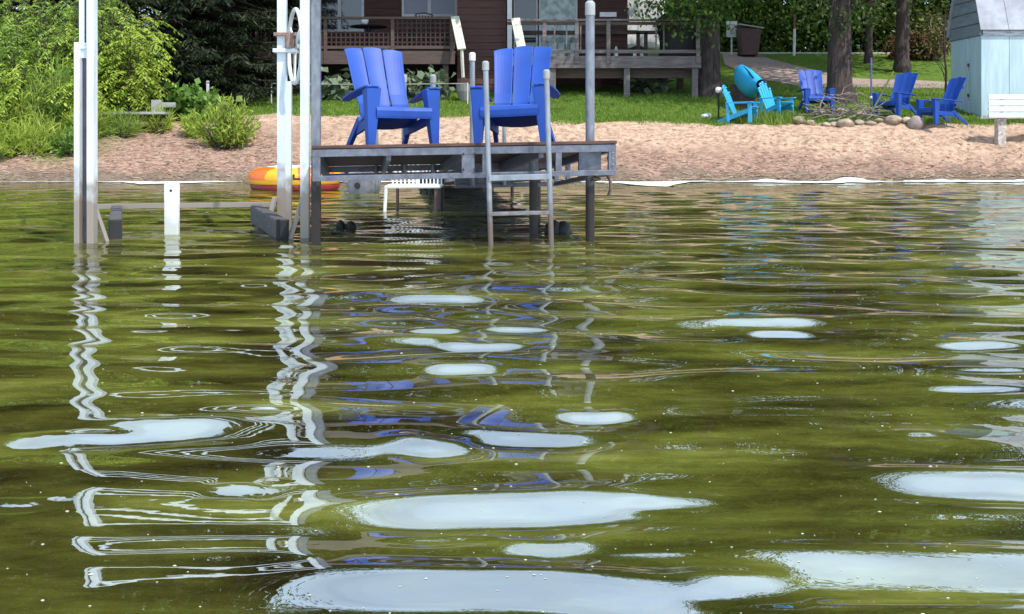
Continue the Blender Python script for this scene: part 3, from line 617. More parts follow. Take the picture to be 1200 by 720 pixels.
def patio_chair(x, y, z, yaw, lab):
    o = thing('patio_chair', lab, 'chair', (x, y, z), (0, 0, yaw)); B = lambda mb, n: mb.build(n, BLACK, o, False)
    for sx in (-.25, .25):
        B(MB().tube([(sx, -.25, 0), (sx, -.25, .62), (sx, .22, .62)], .014, 6), 'arm_frame'); B(MB().tube([(sx, .25, 0), (sx, .2, .42), (sx * .95, .34, 1.0)], .014, 6), 'leg')
    B(MB().box(-.25, .25, -.25, .22, .40, .43), 'seat')
    for k in range(6): B(MB().bar((-.2 + k * .08, .21, .44), (-.2 + k * .08, .34, .98), .03, .01), 'back_slat')
    B(MB().tube([(-.24, .34, 1.0), (0, .36, 1.05), (.24, .34, 1.0)], .016, 6), 'top_bar')
patio_chair(PX(493, 28.8), 28.8, 3.07, R(200), 'black slat back patio chair behind the lattice railing')
def round_table(x, y, z):
    o = thing('patio_table', 'dark round patio table behind the lattice railing', 'table', (x, y, z))
    MB().lathe([(.48, .70), (.5, .72), (.48, .74)], 20, (x, y, z)).build('tabletop', BLACK, o); MB().lathe([(.05, 0.03), (.05, .70)], 10, (x, y, z)).build('column', BLACK, o); MB().lathe([(.28, 0), (.26, .03), (.05, .05)], 14, (x, y, z)).build('base', BLACK, o)
tx, ty = PX(432, 28.9), 28.9; round_table(tx, ty, 3.07)
pt = thing('flower_pot', 'white round pot on the dark porch table', 'pot', (tx - .1, ty - .1, 3.81))
MB().lathe([(.06, 0), (.11, .08), (.115, .16), (.09, .19)], 14, pt.location).build('bowl', WHITEP, pt, smooth=True)
MB().lathe([(.085, .18), (.08, .21), (.03, .23)], 12, pt.location).build('soil', MATS['dead_plant'], pt)
def bottle(px, y, z, lab):
    x = PX(px, y); o = thing('bottle', lab, 'bottle', (x, y, z)); MB().lathe([(.05, 0), (.055, .02), (.055, .2), (.025, .26), (.022, .31)], 12, (x, y, z)).build('body', WHITEP, o, smooth=True); MB().lathe([(.026, .305), (.026, .34)], 10, (x, y, z)).build('cap', BRWOOD, o)
bottle(722, 28.3, 2.9, 'white bottle standing on the open porch deck')
bx_ = PX(790, 27.75)

# white camper parked behind the house
cx0 = PX(775, 36); cy0 = 36.0; cz0 = gz(cx0, cy0)
cp = thing('camper_trailer', 'white camper trailer parked behind the open porch', 'trailer', (cx0, cy0, cz0))
MB().box(cx0 - 2.4, cx0 + .0, cy0 - 1, cy0 + 1, cz0 + .5, cz0 + 2.3).build('body', WHITEP, cp, bevel=.15)
MB().box(cx0 - 2.3, cx0 - .1, cy0 - 1.012, cy0 - 1.0, cz0 + 1.0, cz0 + 1.12).build('stripe', BLIND, cp)
wn = MB().box(cx0 - 1.9, cx0 - 1.2, cy0 - 1.02, cy0 - 1.0, cz0 + 1.35, cz0 + 1.85).build('window', GLASS, cp)
MB().box(cx0 - .9, cx0 - .3, cy0 - 1.02, cy0 - 1.0, cz0 + .7, cz0 + 2.05).build('door', TRIM, cp)
for sx in (-1.5, -.9):
    wl = MB().tube([(cx0 + sx, cy0 - 1.0, cz0 + .3), (cx0 + sx, cy0 - .8, cz0 + .3)], .31, 18).build('wheel', BLACK, cp)
    MB().tube([(cx0 + sx, cy0 - 1.01, cz0 + .3), (cx0 + sx, cy0 - .99, cz0 + .3)], .17, 14).build('rim', TRIM, wl)

# ------------------------------------------------------------------ shed
sh = thing('shed', 'pale blue garden shed with grey gable siding and grey roof', 'shed', (10.56, 24, 1.25))
SX, SY0, SY1, SZ0, SZ1 = 10.56, 24.0, 25.7, 1.0, 3.12
SHB = pmat('pale_blue_boards', (0.46, 0.60, 0.66), (0.37, 0.50, 0.56), scale=4, stretch=(3, 3, 0.3), rough=0.7, bump=0.002, bscale=20, dirt=(0.28, 0.36, 0.38), dirt_amt=0.5)
SHG = pmat('grey_gable', (0.21, 0.24, 0.28), (0.14, 0.16, 0.19), scale=6, stretch=(.4, .4, 4), rough=0.7)
SHR = pmat('grey_roofing', (0.35, 0.37, 0.43), (0.25, 0.265, 0.31), scale=4, rough=0.7, bump=.003, dirt=(0.16, 0.16, 0.17))
MB().box(SX + .03, SX + 3.0, SY0 + .03, SY1 - .03, SZ0, SZ1).build('core', SHB, sh)
for k in range(5): MB().box(SX + .03 + k * .6 + (0.004 if k else -.03), SX + .63 + k * .6 - .004, SY0, SY0 + .028, SZ0, SZ1 - .01).build('wall_panel', SHB, sh, bevel=.004)
for k, (a, b_) in enumerate(((0.03, .30), (.305, .62), (.70, 1.2), (1.205, 1.67))): MB().box(SX, SX + .028, SY0 + a, SY0 + b_, SZ0, SZ1 - .01).build('side_board', SHB, sh, bevel=.004)
for z in (1.75, 2.45): MB().box(SX - .02, SX, SY0 + .62, SY0 + .70, z, z + .07).build('hinge', pmat('rust', (0.12, 0.05, 0.03), rough=.8), sh)
prof_r = [(SY0 - .08, SZ1 + .10), (SY0 + .28, SZ1 + 1.05), ((SY0 + SY1) / 2, SZ1 + 1.45), (SY1 - .28, SZ1 + 1.05), (SY1 + .08, SZ1 + .10)]
for k in range(5):                                 # grey gable clapboards, cut to the roof's slope
    z0 = SZ1 + k * .28; z1 = z0 + .272
    def yy(z): return np.interp(max(z - .03, SZ1 + .1), [SZ1 + .1, SZ1 + 1.05, SZ1 + 1.45], [SY0, SY0 + .34, (SY0 + SY1) / 2 - .03])
    a0, a1 = yy(z0), yy(z1); c0_, c1_ = SY0 + SY1 - a0, SY0 + SY1 - a1
    MB().hexa([(SX - .035, a0, z0), (SX + .02, a0, z0), (SX + .02, c0_, z0), (SX - .035, c0_, z0), (SX - .005, a1, z1), (SX + .02, a1, z1), (SX + .02, c1_, z1), (SX - .005, c1_, z1)]).build('gable_board', SHG, sh)
MB().box(SX + .03, SX + 3.0, SY0 - .025, SY0 - .0, SZ1 - .02, SZ1 + .30).build('eave_board', pmat('eave_board', (0.48, 0.50, 0.55), (0.25, 0.26, 0.30), scale=6, stretch=(.5, 1, 4), rough=.8, lo=.42, hi=.55), sh, bevel=.004)
for i in range(4):
    (ya, za), (yb, zb) = prof_r[i], prof_r[i + 1]
    for k in range(5):
        xa = SX - .06 + k * .64; xb = xa + .632
        dn_ = Vector((0, -(zb - za), yb - ya)).normalized() * .03
        MB().hexa([(xa, ya, za), (xb, ya, za), (xb, yb, zb), (xa, yb, zb), (xa, ya + dn_.y, za + dn_.z), (xb, ya + dn_.y, za + dn_.z), (xb, yb + dn_.y, zb + dn_.z), (xa, yb + dn_.y, zb + dn_.z)]).build('roof_panel', SHR, sh, bevel=.004)
for (ya, za), (yb, zb) in zip(prof_r[:2], prof_r[1:3]): pass

# ------------------------------------------------------------------ white bench on the sand
bx, by = PX(1182, 21.75), 21.75
bn = thing('bench', 'white slatted bench on the sand in front of the shed', 'bench', (bx, by, gz(bx, by)))
for k in range(4):
    zc = P(0, 113.5 + k * 7.2, by).z
    MB().box(bx - .42, bx + 1.1, by - .02 - k * .012, by + .02 - k * .012, zc - .052, zc + .046).build('back_slat', WHITEP, bn, bevel=.006)
for k in range(3): MB().box(bx - .42, bx + 1.1, by + .04 + k * .11, by + .14 + k * .11, P(0, 139, by).z, P(0, 139, by).z + .035).build('seat_slat', WHITEP, bn, bevel=.006)
for xx in (bx - .12, bx + .85):
    MB().box(xx - .085, xx + .085, by + .02, by + .2, gz(xx, by) - .1, P(0, 138.6, by).z).build('leg', pmat('peeling_white', (0.62, 0.56, 0.52), (0.28, 0.22, 0.19), scale=14, rough=.8), bn, bevel=.01)
    MB().box(xx - .04, xx + .04, by + .022, by + .05, P(0, 138, by).z, P(0, 112, by).z).build('back_post', WHITEP, bn)

# ------------------------------------------------------------------ chairs on the lawn and the fire ring
def on_lawn(px, Y): x = PX(px, Y); return (x, Y, gz(x, Y))
LBLUE = pmat('turquoise_plastic', (0.035, 0.38, 0.66), (0.028, 0.32, 0.58), scale=4, rough=.4, spec=.4)
chair('adirondack_chair', 'deep blue plastic adirondack chair seen from the side, leaning back towards the shed', BLUEP, on_lawn(1103, 22.9), R(-78), 1.0)
chair('adirondack_chair', 'deep blue plastic adirondack chair facing the stick pile beside the leaning paddle', BLUEP, on_lawn(1050, 24.0), R(-56), 1.0)
chair('adirondack_chair', 'deep blue plastic adirondack chair between the driveway and the stick pile', BLUEP, on_lawn(955, 24.9), R(2), 1.0)
chair('fan_back_chair', 'small turquoise slatted chair beside the round white garden light', LBLUE, on_lawn(868, 23.3), R(62), 0.86, None, (0, 0, 1), 'fan')
chair('fan_back_chair', 'small turquoise slatted chair beside the fire ring stones', LBLUE, on_lawn(909, 24.2), R(38), 0.86, None, (0, 0, 1), 'fan')
def rock(name, label, cat, px, Y, r, mat, group=None, seed=0, sq=.7, sink=.25):
    x, y, z = on_lawn(px, Y); bm = bmesh.new(); bmesh.ops.create_icosphere(bm, subdivisions=3, radius=1); q = np.random.default_rng(seed); k = q.normal(size=(7, 3)); k /= np.linalg.norm(k, axis=1, keepdims=True); lim = .68 + .25 * q.random(7)
    st = (1 + .35 * q.random(), 1 + .2 * q.random(), sq)
    for v in bm.verts:
        p = np.array(v.co)
        for n_, l in zip(k, lim):
            d_ = p @ n_
            if d_ > l: p = p - n_ * (d_ - l) * .85
        p = p * (1 + .10 * float(vnoise(p[0:1] * 2.2 + seed, p[1:2] * 2.2 + p[2], seed)[0])); v.co = Vector(p * r) * 1.0; v.co.x *= st[0]; v.co.y *= st[1]; v.co.z *= st[2]
    me = bpy.data.meshes.new(name); bm.to_mesh(me); bm.free()
    o = put(name, me, mat, None, smooth=True); o.location = (x, y, z + r * sq * (1 - sink) * .55); o.rotation_euler.z = q.random() * 6
    return tag(o, label, cat, group)
STONE = pmat('pale_fieldstone', (0.47, 0.37, 0.28), (0.22, 0.165, 0.125), scale=7, rough=.9, bump=.012, bscale=18, dirt=(0.20, 0.17, 0.14))
for i, (px, Y, r, lab) in enumerate([(936, 23.2, .22, 'large tan stone ending the fire ring beside the turquoise chair'), (950, 23.05, .15, 'small stone next to the large tan end stone of the fire ring'), (968, 23.0, .13, 'smallest front stone of the fire ring'), (978, 23.1, .14, 'small stone leaning on the largest pale stone of the fire ring'),
    (991, 23.0, .27, 'largest pale stone at the front of the stick pile'), (1007, 23.0, .15, 'small stone on the shed side of the largest pale stone'), (1020, 23.0, .16, 'round stone at the foot of the olive paddle'), (1047, 23.0, .23, 'wide pale stone in front of the chair beside the paddle'), (1062, 23.05, .19, 'pale stone next to the small grey stump'), (1030, 23.1, .13, 'little stone between the paddle foot and the wide pale stone'),
    (1010, 24.3, .2, 'stone behind the stick pile on its paddle side'), (985, 24.5, .22, 'stone at the back of the stick pile before the tree'), (960, 24.4, .2, 'stone behind the stick pile at the feet of a blue chair')]):
    rock('stone', lab, 'stone', px, Y, r * .66, STONE, 'stones of the fire ring', 50 + i, .7, .05)
rock('white_stone', 'lone white stone lying on the lawn before the porch', 'stone', 828, 23.9, .13, pmat('white_stone', (0.62, 0.60, 0.54), (0.45, 0.43, 0.38), rough=.8), None, 5)
rock('stump', 'small grey stump at the foot of the side-on blue chair', 'stump', 1073, 22.85, .16, pmat('stump', (0.33, 0.27, 0.26), (0.17, 0.13, 0.12), rough=.9), None, 15, 1.1)
bpile = thing('stick_pile', 'heap of grey sticks and brush inside the fire ring', 'stick pile', on_lawn(985, 23.7))
STICK = pmat('grey_stick', (0.30, 0.25, 0.215), (0.13, 0.10, 0.085), scale=20, rough=.9)
q = random.Random(4)
for k in range(75):
    a = q.uniform(0, 6.28); rad = q.uniform(0, .75); x0 = bpile.location.x + rad * math.cos(a) * 1.15; y0 = 23.7 + rad * .6 * math.sin(a); h0 = gz(x0, y0) + max(.02, (.62 - rad * .75)) * q.random()
    b2 = q.uniform(0, 6.28); L = q.uniform(.25, .8); p0 = Vector((x0, y0, h0)); p1 = p0 + Vector((math.cos(b2) * L, math.sin(b2) * L * .5, q.uniform(-.1, .3)))
    p1.z = max(p1.z, gz(p1.x, p1.y) + .02); mid = (p0 + p1) / 2 + Vector((q.uniform(-.06, .06), q.uniform(-.06, .06), q.uniform(-.03, .08)))
    r_ = q.uniform(.007, .022); MB().tube([p0, mid, p1], [r_, r_ * .85, r_ * .5], 5).build('stick', STICK, bpile)
# cloth on a chair seat, paddle and pole
pd = thing('paddle', 'olive kayak paddle leaning beside a blue chair', 'paddle', on_lawn(1016, 23.4))
OLIVE = pmat('olive_shaft', (0.11, 0.13, 0.025), (0.07, 0.08, 0.018), rough=.5)
p0 = Vector(pd.location) + Vector((0, 0, .02)); p1 = P(1047, 84, 24.0)
MB().tube([p0, p1], .022, 8).build('shaft', OLIVE, pd)
MB().bar(p0 - (p1 - p0).normalized() * .0, p0 + (p1 - p0).normalized() * .32, .12, .025, up=(0, -1, 0)).build('blade', BLACK, pd, bevel=.01)
pp = thing('banner_stake', 'slim violet stake standing by the stick pile', 'stake', on_lawn(1021, 24.4))
MB().tube([Vector(pp.location) - Vector((0, 0, .1)), P(1021, 68, 24.4)], .022, 8).build('shaft', pmat('violet_stake', (0.12, 0.11, 0.30), rough=.5), pp)
MB().lathe([(.035, 0), (.04, .03), (.03, .06)], 10, P(1021, 116, 24.36)).build('collar', WHITEP, pp)
# white garden globe
gx_, gy_, gz_ = on_lawn(842, 23.6); gl_ = thing('garden_light', 'round white garden light on a short dark stem', 'garden light', (gx_, gy_, gz_))
MB().tube([(gx_, gy_, gz_), (gx_, gy_, gz_ + .62)], .02, 8).build('stem', BLACK, gl_)
MB().lathe([(.0, .60), (.06, .62), (.075, .67), (.06, .72), (.0, .74)], 14, (gx_, gy_, gz_)).build('globe', WHITEP, gl_, smooth=True)
# kayak lying on the lawn, bow towards the beach
kx, ky, kz = on_lawn(877, 25.6); kk = thing('kayak', 'turquoise kayak tipped on its side on the lawn behind the small chairs', 'kayak', (kx, ky, kz))
rows = []; ka = Vector((-.03, .97, .17)).normalized(); side = Vector((math.cos(R(-68)), 0, math.sin(R(-68)))); side = (side - ka * side.dot(ka)).normalized(); upk = side.cross(ka)
for i in range(19):
    f = i / 18; wv = .42 * math.sin(math.pi * min(max(f * .94 + .03, 0), 1)) ** .55; hv = .27 * math.sin(math.pi * (f * .9 + .05)) ** .4
    c = Vector((kx, ky - .9, kz + .50)) + ka * (f * 1.75) + upk * (.12 * (2 * f - 1) ** 2)
    rows.append([c + side * (wv * math.cos(a)) + upk * (hv * math.sin(a) * (1.0 if math.sin(a) < 0 else .55)) for a in [k * 2 * math.pi / 24 for k in range(25)]])
KB = pmat('kayak_turquoise', (0.03, 0.40, 0.72), (0.025, 0.33, 0.62), scale=3, rough=.3)
MB().grid(rows).build('hull', KB, kk, smooth=True)
rows = []
for rr_, hh in ((.30, .02), (.27, .05), (.22, .03), (.18, -.04)):
    rows.append([Vector((kx, ky - .9, kz + .50)) + ka * (.8 + 1.3 * rr_ * math.cos(a)) + side * (rr_ * .9 * math.sin(a)) + upk * (.11 + hh) for a in [k * 2 * math.pi / 24 for k in range(25)]])
MB().grid(rows + [[sum((Vector(v) for v in rows[-1]), Vector()) / 25] * 25]).build('cockpit', pmat('navy_plastic', (0.02, 0.03, 0.14), rough=.4), kk, smooth=True)
for sgn in (-1, 1): MB().tube([Vector((kx, ky - .9, kz + .50)) + ka * (.10 + .19 * k) + side * (sgn * .4 * math.sin(math.pi * min((.10 + .19 * k) / 1.75 * .94 + .03, 1)) ** .55) for k in range(9)], .022, 6).build('gunwale', MATS['navy_plastic'], kk)
c_ = Vector((kx, ky - .9, kz + .50)) + ka * .1 + upk * .2; MB().tube([c_ - side * .02, c_ + upk * .05, c_ + side * .14 + upk * .02], .02, 6).build('carry_handle', MATS['navy_plastic'], kk)
MB().box(kx - .2, kx + .2, ky - .1, ky + .0, kz - .05, kz + .34).build('cradle', BRWOOD, kk)
MB().box(kx - .3, kx + .05, ky + .6, ky + .7, gz(kx, ky + .6) - .05, kz + .60).build('cradle', BRWOOD, kk)
# bin, sign and white post by the road
bx, by, bz = on_lawn(877, 39.2); bi = thing('wheelie_bin', 'brown wheeled trash bin with a pale lid at the end of the driveway', 'trash bin', (bx, by, bz))
c = []
for z, a, b_ in ((.06, .30, .30), (1.05, .40, .38)): c += [(bx - a, by - b_, bz + z), (bx + a, by - b_, bz + z), (bx + a, by + b_, bz + z), (bx - a, by + b_, bz + z)]
MB().hexa(c).build('body', pmat('brown_plastic', (0.085, 0.035, 0.03), (0.06, 0.025, 0.022), rough=.5), bi, bevel=.03)
MB().hexa([(bx - .44, by - .43, bz + 1.16), (bx + .47, by - .43, bz + 1.02), (bx + .47, by + .43, bz + 1.02), (bx - .44, by + .43, bz + 1.16), (bx - .44, by - .41, bz + 1.21), (bx + .47, by - .41, bz + 1.07), (bx + .47, by + .41, bz + 1.07), (bx - .44, by + .41, bz + 1.21)]).build('lid', pmat('bin_lid', (0.42, 0.37, 0.35), rough=.5), bi, bevel=.015)
for sx in (-1, 1): MB().tube([(bx + sx * .26, by + .25, bz + .12), (bx + sx * .33, by + .25, bz + .12)], .12, 14).build('wheel', BLACK, bi)
sx_, sy_, sz_ = on_lawn(857.5, 39.6); sg = thing('road_sign', 'white sign with grey lines of text on a post beside the bin', 'sign', (sx_, sy_, sz_))
MB().box(sx_ - .03, sx_ + .03, sy_, sy_ + .05, sz_ - .2, sz_ + .72).build('post', WHITEP, sg)
MB().box(sx_ - .20, sx_ + .20, sy_ - .025, sy_ - .002, sz_ + .70, sz_ + 1.30).build('board', WHITEP, sg, bevel=.006)
for k, (a, b_) in enumerate(((-.12, .12), (-.07, .07), (-.08, .08))): MB().box(sx_ + a, sx_ + b_, sy_ - .030, sy_ - .026, sz_ + 1.14 - k * .16, sz_ + 1.19 - k * .16).build('lettering', pmat('sign_grey', (0.36, 0.42, 0.45), rough=.6), sg)
wx_, wy_, wz_ = on_lawn(930.5, 39.8); wp = thing('marker_post', 'thin white marker post with rusty top beside the road', 'post', (wx_, wy_, wz_))
MB().tube([(wx_, wy_, wz_ - .2), (wx_ + .02, wy_, wz_ + 1.0)], .05, 8).build('lower_shaft', WHITEP, wp); MB().box(wx_ - .02, wx_ + .06, wy_ - .02, wy_ + .02, wz_ + 1.0, wz_ + 1.55).build('upper_shaft', pmat('rusty_shaft', (0.22, 0.11, 0.07), rough=.8), wp)
# left bench-like plank and white stake
px_, py_, pz_ = on_lawn(168, 22.6)
pb = thing('plank_bench', 'weathered grey plank bench half buried in the left bank shrubs', 'bench', (px_, py_, pz_))
GREYW = pmat('silver_timber', (0.36, 0.37, 0.35), (0.21, 0.215, 0.20), scale=8, stretch=(.4, 2, 2), rough=.9, bump=.003)
for k in range(4): MB().box(px_ - .85, px_ + .52 - .02 * (k % 2), py_ - .22 + k * .14, py_ - .09 + k * .14, P(0, 134.5, py_).z, P(0, 131.5, py_).z).build('plank', GREYW, pb, bevel=.006)
for xx in (-.6, .35): MB().box(px_ + xx - .1, px_ + xx + .1, py_ - .1, py_ + .25, pz_ - .2, P(0, 134.6, py_).z).build('leg', pmat('dark_timber', (0.05, 0.035, 0.03), rough=.9), pb)
MB().box(px_ + .12, px_ + .32, py_ + .12, py_ + .24, P(0, 131.4, py_).z, P(0, 117, py_).z).build('back_block', GREYW, pb, bevel=.008)
MB().box(px_ + .33, px_ + .62, py_ + .16, py_ + .22, P(0, 126, py_).z, P(0, 120, py_).z).build('back_rail', GREYW, pb, bevel=.008)
sx_, sy_, sz_ = on_lawn(243.5, 24.3); stk = thing('survey_stake', 'thin pale stake behind the round leafed shrub', 'stake', (sx_, sy_, sz_))
MB().box(sx_ - .03, sx_ + .03, sy_ - .02, sy_ + .02, sz_ - .1, P(0, 95, sy_).z).build('shaft', TRIM, stk, bevel=.004); MB().box(sx_ - .033, sx_ + .033, sy_ - .023, sy_ + .023, P(0, 98, sy_).z, P(0, 96, sy_).z).build('band', BLIND, stk)
# rope line in front of the left porch
rl = thing('rope_line', 'thin grey rope line strung before the lattice porch', 'rope', on_lawn(330, 26.4))
for px in (318, 548): x, y, z = on_lawn(px, 26.4); MB().tube([(x, y, z - .1), (x, y, P(0, 97, 26.4).z)], .015, 6).build('stake', TRIM, rl)
MB().tube([P(318 + k * 23, 98 + 1.2 * math.sin(k * math.pi / 10), 26.4) for k in range(11)], .012, 5).build('cord', GREYW, rl)

# ------------------------------------------------------------------ things in the shallows
# inflatable
ix, iy = PX(346, 17.4), 17.4
rf = thing('inflatable_raft', 'yellow and orange inflatable raft with a red underside in the shallows', 'inflatable', (ix, iy, 0))
def ring(name, mat, a, b_, prof, th0=0, th1=2 * math.pi, n=40, sm=True):
    rows = [[(ix + (a + r) * math.cos(th0 + (th1 - th0) * k / n), iy + (b_ + r) * math.sin(th0 + (th1 - th0) * k / n), z) for k in range(n + 1)] for r, z in prof]
    return MB().grid(rows).build(name, mat, rf, smooth=sm)
YEL = pmat('yellow_vinyl', (0.80, 0.42, 0.015), (0.74, 0.34, 0.012), scale=3, rough=.35); ORG = pmat('orange_vinyl', (0.78, 0.16, 0.02), rough=.35); RED = pmat('red_vinyl', (0.20, 0.012, 0.01), rough=.4); WHV = pmat('white_vinyl', (0.78, 0.74, 0.68), rough=.4)
ring('underside', RED, .52, .42, [(-.45, -.05), (.12, -.04), (.19, .02), (.21, .08), (.18, .10)])
ring('side_tube', YEL, .52, .42, [(.18, .095), (.235, .16), (.235, .24), (.18, .30), (.10, .345), (.0, .36)])
ring('top_cover', WHV, .52, .42, [(.002, .359), (-.12, .385), (-.30, .40), (-.52, .405)])
for a0, a1 in ((3.5, 4.2), (4.95, 5.9), (.3, 1.2), (2.0, 2.7)): ring('colour_panel', ORG, .52, .42, [(.239, .17), (.241, .24), (.185, .305), (.10, .352), (-.04, .372)], a0, a1, 10)
MB().tube([(ix + .1, iy - .62, .26), (ix + .12, iy - .70, .2), (ix + .25, iy - .70, .2), (ix + .27, iy - .61, .26)], .02, 6).build('handle', BLACK, rf)
# dock wheel, barrel
def drum(px, Y, r, L, z, ang, lab, mat, nm):
    x = PX(px, Y); o = thing(nm, lab, nm.split('_')[-1], (x, Y, z)); d_ = Vector((math.cos(ang), math.sin(ang), 0)); c = Vector((x, Y, z))
    auto_smooth(MB().tube([c - d_ * L / 2, c - d_ * L * .45, c - d_ * L * .4, c + d_ * L * .4, c + d_ * L * .45, c + d_ * L / 2], [r * .8, r * .97, r, r, r * .97, r * .8], 22).build('shell', mat, o))
    for k in (-.25, 0, .25): auto_smooth(MB().tube([c + d_ * L * (k - .03), c + d_ * L * (k + .03)], r * 1.04, 22).build('rib', mat, o))
    for sg_ in (-1, 1): auto_smooth(MB().tube([c + d_ * sg_ * L * .5, c + d_ * sg_ * L * .53], r * .25, 12).build('hub', BLACK, o))
    return o
GRW = pmat('grey_drum', (0.17, 0.17, 0.19), (0.10, 0.10, 0.11), scale=8, rough=.5)
drum(427, 16.4, .20, .42, .12, R(68), 'dark grey ribbed float drum in the shallows beside the raft', GRW, 'float_drum')
drum(409, 18.6, .21, .26, .27, R(80), 'grey ribbed roller wheel at the edge of the sand', pmat('pale_drum', (0.36, 0.36, 0.38), (0.2, 0.2, 0.21), rough=.5), 'shore_roller')
# white chair standing in the water
wcx, wcy = PX(483, 12.7), 12.7
wch = thing('garden_chair', 'white slatted garden chair standing in the water behind the dock', 'chair', (wcx, wcy, -.9))
zs = .31
MB().box(wcx - .30, wcx + .36, wcy - .28, wcy + .25, zs - .03, zs).build('seat', WHITEP, wch, bevel=.01)
for (a, b_) in ((-.28, -.26), (.30, -.24), (-.20, .24), (.30, .24)): MB().tube([(wcx + a, wcy + b_, zs - .02), (wcx + a * (1.25 if a < 0 and b_ < 0 else 1.0), wcy + b_, -.95)], .02, 8).build('leg', WHITEP if b_ < 0 and a < 0 else pmat('rusty_leg', (0.20, 0.12, 0.11), rough=.7), wch)
for k in range(7): MB().bar((wcx - .25 + k * .05, wcy + .2 - k * .01, zs), (wcx - .30 + k * .058, wcy + .24, zs + .30), .022, .012, up=(0, 1, 0)).build('back_slat', WHITEP, wch)
for k in range(8): MB().bar((wcx + .02 + k * .045, wcy + .21, zs), (wcx + .02 + k * .045, wcy + .21, zs + .17), .016, .012, up=(0, 1, 0)).build('arm_slat', WHITEP, wch)
MB().bar((wcx - .32, wcy + .24, zs + .31), (wcx + .10, wcy + .24, zs + .30), .03, .04).build('top_rail', WHITEP, wch); MB().bar((wcx + .0, wcy + .21, zs + .19), (wcx + .38, wcy + .21, zs + .225), .03, .05).build('arm_rail', WHITEP, wch)
def floatlet(name, lab, px, Y, lobes):
    x = PX(px, Y); o = thing(name, lab, 'float', (x, Y, 0))
    for i, (dx, r, h) in enumerate(lobes): MB().lathe([(.02, -.06), (r * .8, -.05), (r, .02), (r * .85, h * .7), (r * .3, h), (.01, h * 1.02)], 14, (x + dx, Y, 0)).build('lobe', BLACK, o, smooth=True)
    MB().tube([(x + lobes[0][0], Y, .03), (x + lobes[-1][0] + .01, Y, .03)], .018, 6).build('link', BLACK, o)
floatlet('mooring_float', 'pair of small black floats beside the front dock post', 405, 10.3, [(-.05, .045, .085), (.05, .055, .075)])
floatlet('mooring_float', 'single black float behind the swim ladder', 655, 9.75, [(-.05, .085, .13), (.04, .08, .12)])

# ------------------------------------------------------------------ vegetation
BARK = pmat('bark', (0.098, 0.068, 0.063), (0.030, 0.021, 0.020), scale=9, stretch=(2.2, 2.2, .35), rough=.95, bump=.05, bscale=12)
L_TREE = leafmat('broad_leaf', [(0.10, (0.030, 0.062, 0.010)), (0.45, (0.062, 0.125, 0.018)), (0.85, (0.125, 0.20, 0.034))], .4)
L_TREE2 = leafmat('tree_leaf_olive', [(0.10, (0.026, 0.046, 0.009)), (0.5, (0.058, 0.098, 0.017)), (0.9, (0.11, 0.155, 0.035))], .35)
L_SUMAC = leafmat('sumac_leaf', [(0.10, (0.14, 0.22, 0.025)), (0.45, (0.32, 0.44, 0.05)), (0.9, (0.50, 0.58, 0.12))], .4)
L_SUMAC2 = leafmat('sumac_leaf_green', [(0.10, (0.09, 0.17, 0.028)), (0.5, (0.23, 0.36, 0.055)), (0.9, (0.42, 0.52, 0.13))], .4)
L_FIR = leafmat('spruce_needle', [(0.15, (0.010, 0.016, 0.008)), (0.55, (0.022, 0.034, 0.014)), (0.9, (0.048, 0.062, 0.024))], .1)
L_ROUND = leafmat('round_leaf', [(0.1, (0.055, 0.13, 0.02)), (0.5, (0.13, 0.25, 0.04)), (0.9, (0.24, 0.36, 0.09))], .35)
L_GRASS = leafmat('grass_blade', [(0.1, (0.075, 0.14, 0.016)), (0.5, (0.14, 0.24, 0.028)), (0.9, (0.26, 0.33, 0.06))], .3)
def branches(pts_list, r0, r1, n=6):
    mb = MB()
    for pts in pts_list: mb.tube(pts, [r0 + (r1 - r0) * i / (len(pts) - 1) for i in range(len(pts))], n)
    return mb
def crown_points(n_cl, per, rx, ry, rz, cz, spread, seed, low=0.0, hang=0.0):
    q = np.random.default_rng(seed); d = q.normal(size=(n_cl, 3)); d /= np.linalg.norm(d, axis=1, keepdims=True)
    rad = q.random((n_cl, 1)) ** .42; c = d * rad * np.array([rx, ry, rz]) * (1 + .22 * q.normal(size=(n_cl, 1))) + np.array([0, 0, cz])
    c[:, 2] = np.maximum(c[:, 2], low)
    sz = spread * (.6 + .8 * q.random((n_cl, 1, 1)))
    p = q.normal(size=(n_cl, per, 3)) * sz * np.array([1.15, 1.15, .62]); p[:, :, 2] -= hang * np.abs(q.normal(size=(n_cl, per)))
    return (c[:, None, :] + p).reshape(-1, 3), c, q
def broad_tree_mesh(name, H, cr, cz, rz, n_cl, per, leaf, seed, spread=.8, low=2.0, hang=0.0, narrow=.55):
    C, cl, q = crown_points(n_cl, per, cr, cr, rz, cz, spread, seed, low, hang)
    n = len(C); D_ = q.normal(size=(n, 3)) + np.array([0, 0, -.45 - hang]); U = q.normal(size=(n, 3)) * .7 + np.array([0, 0, 1.0])
    ln = leaf * (.6 + .8 * q.random(n)); return leaves_mesh(name, C, D_, U, ln, ln * narrow), cl
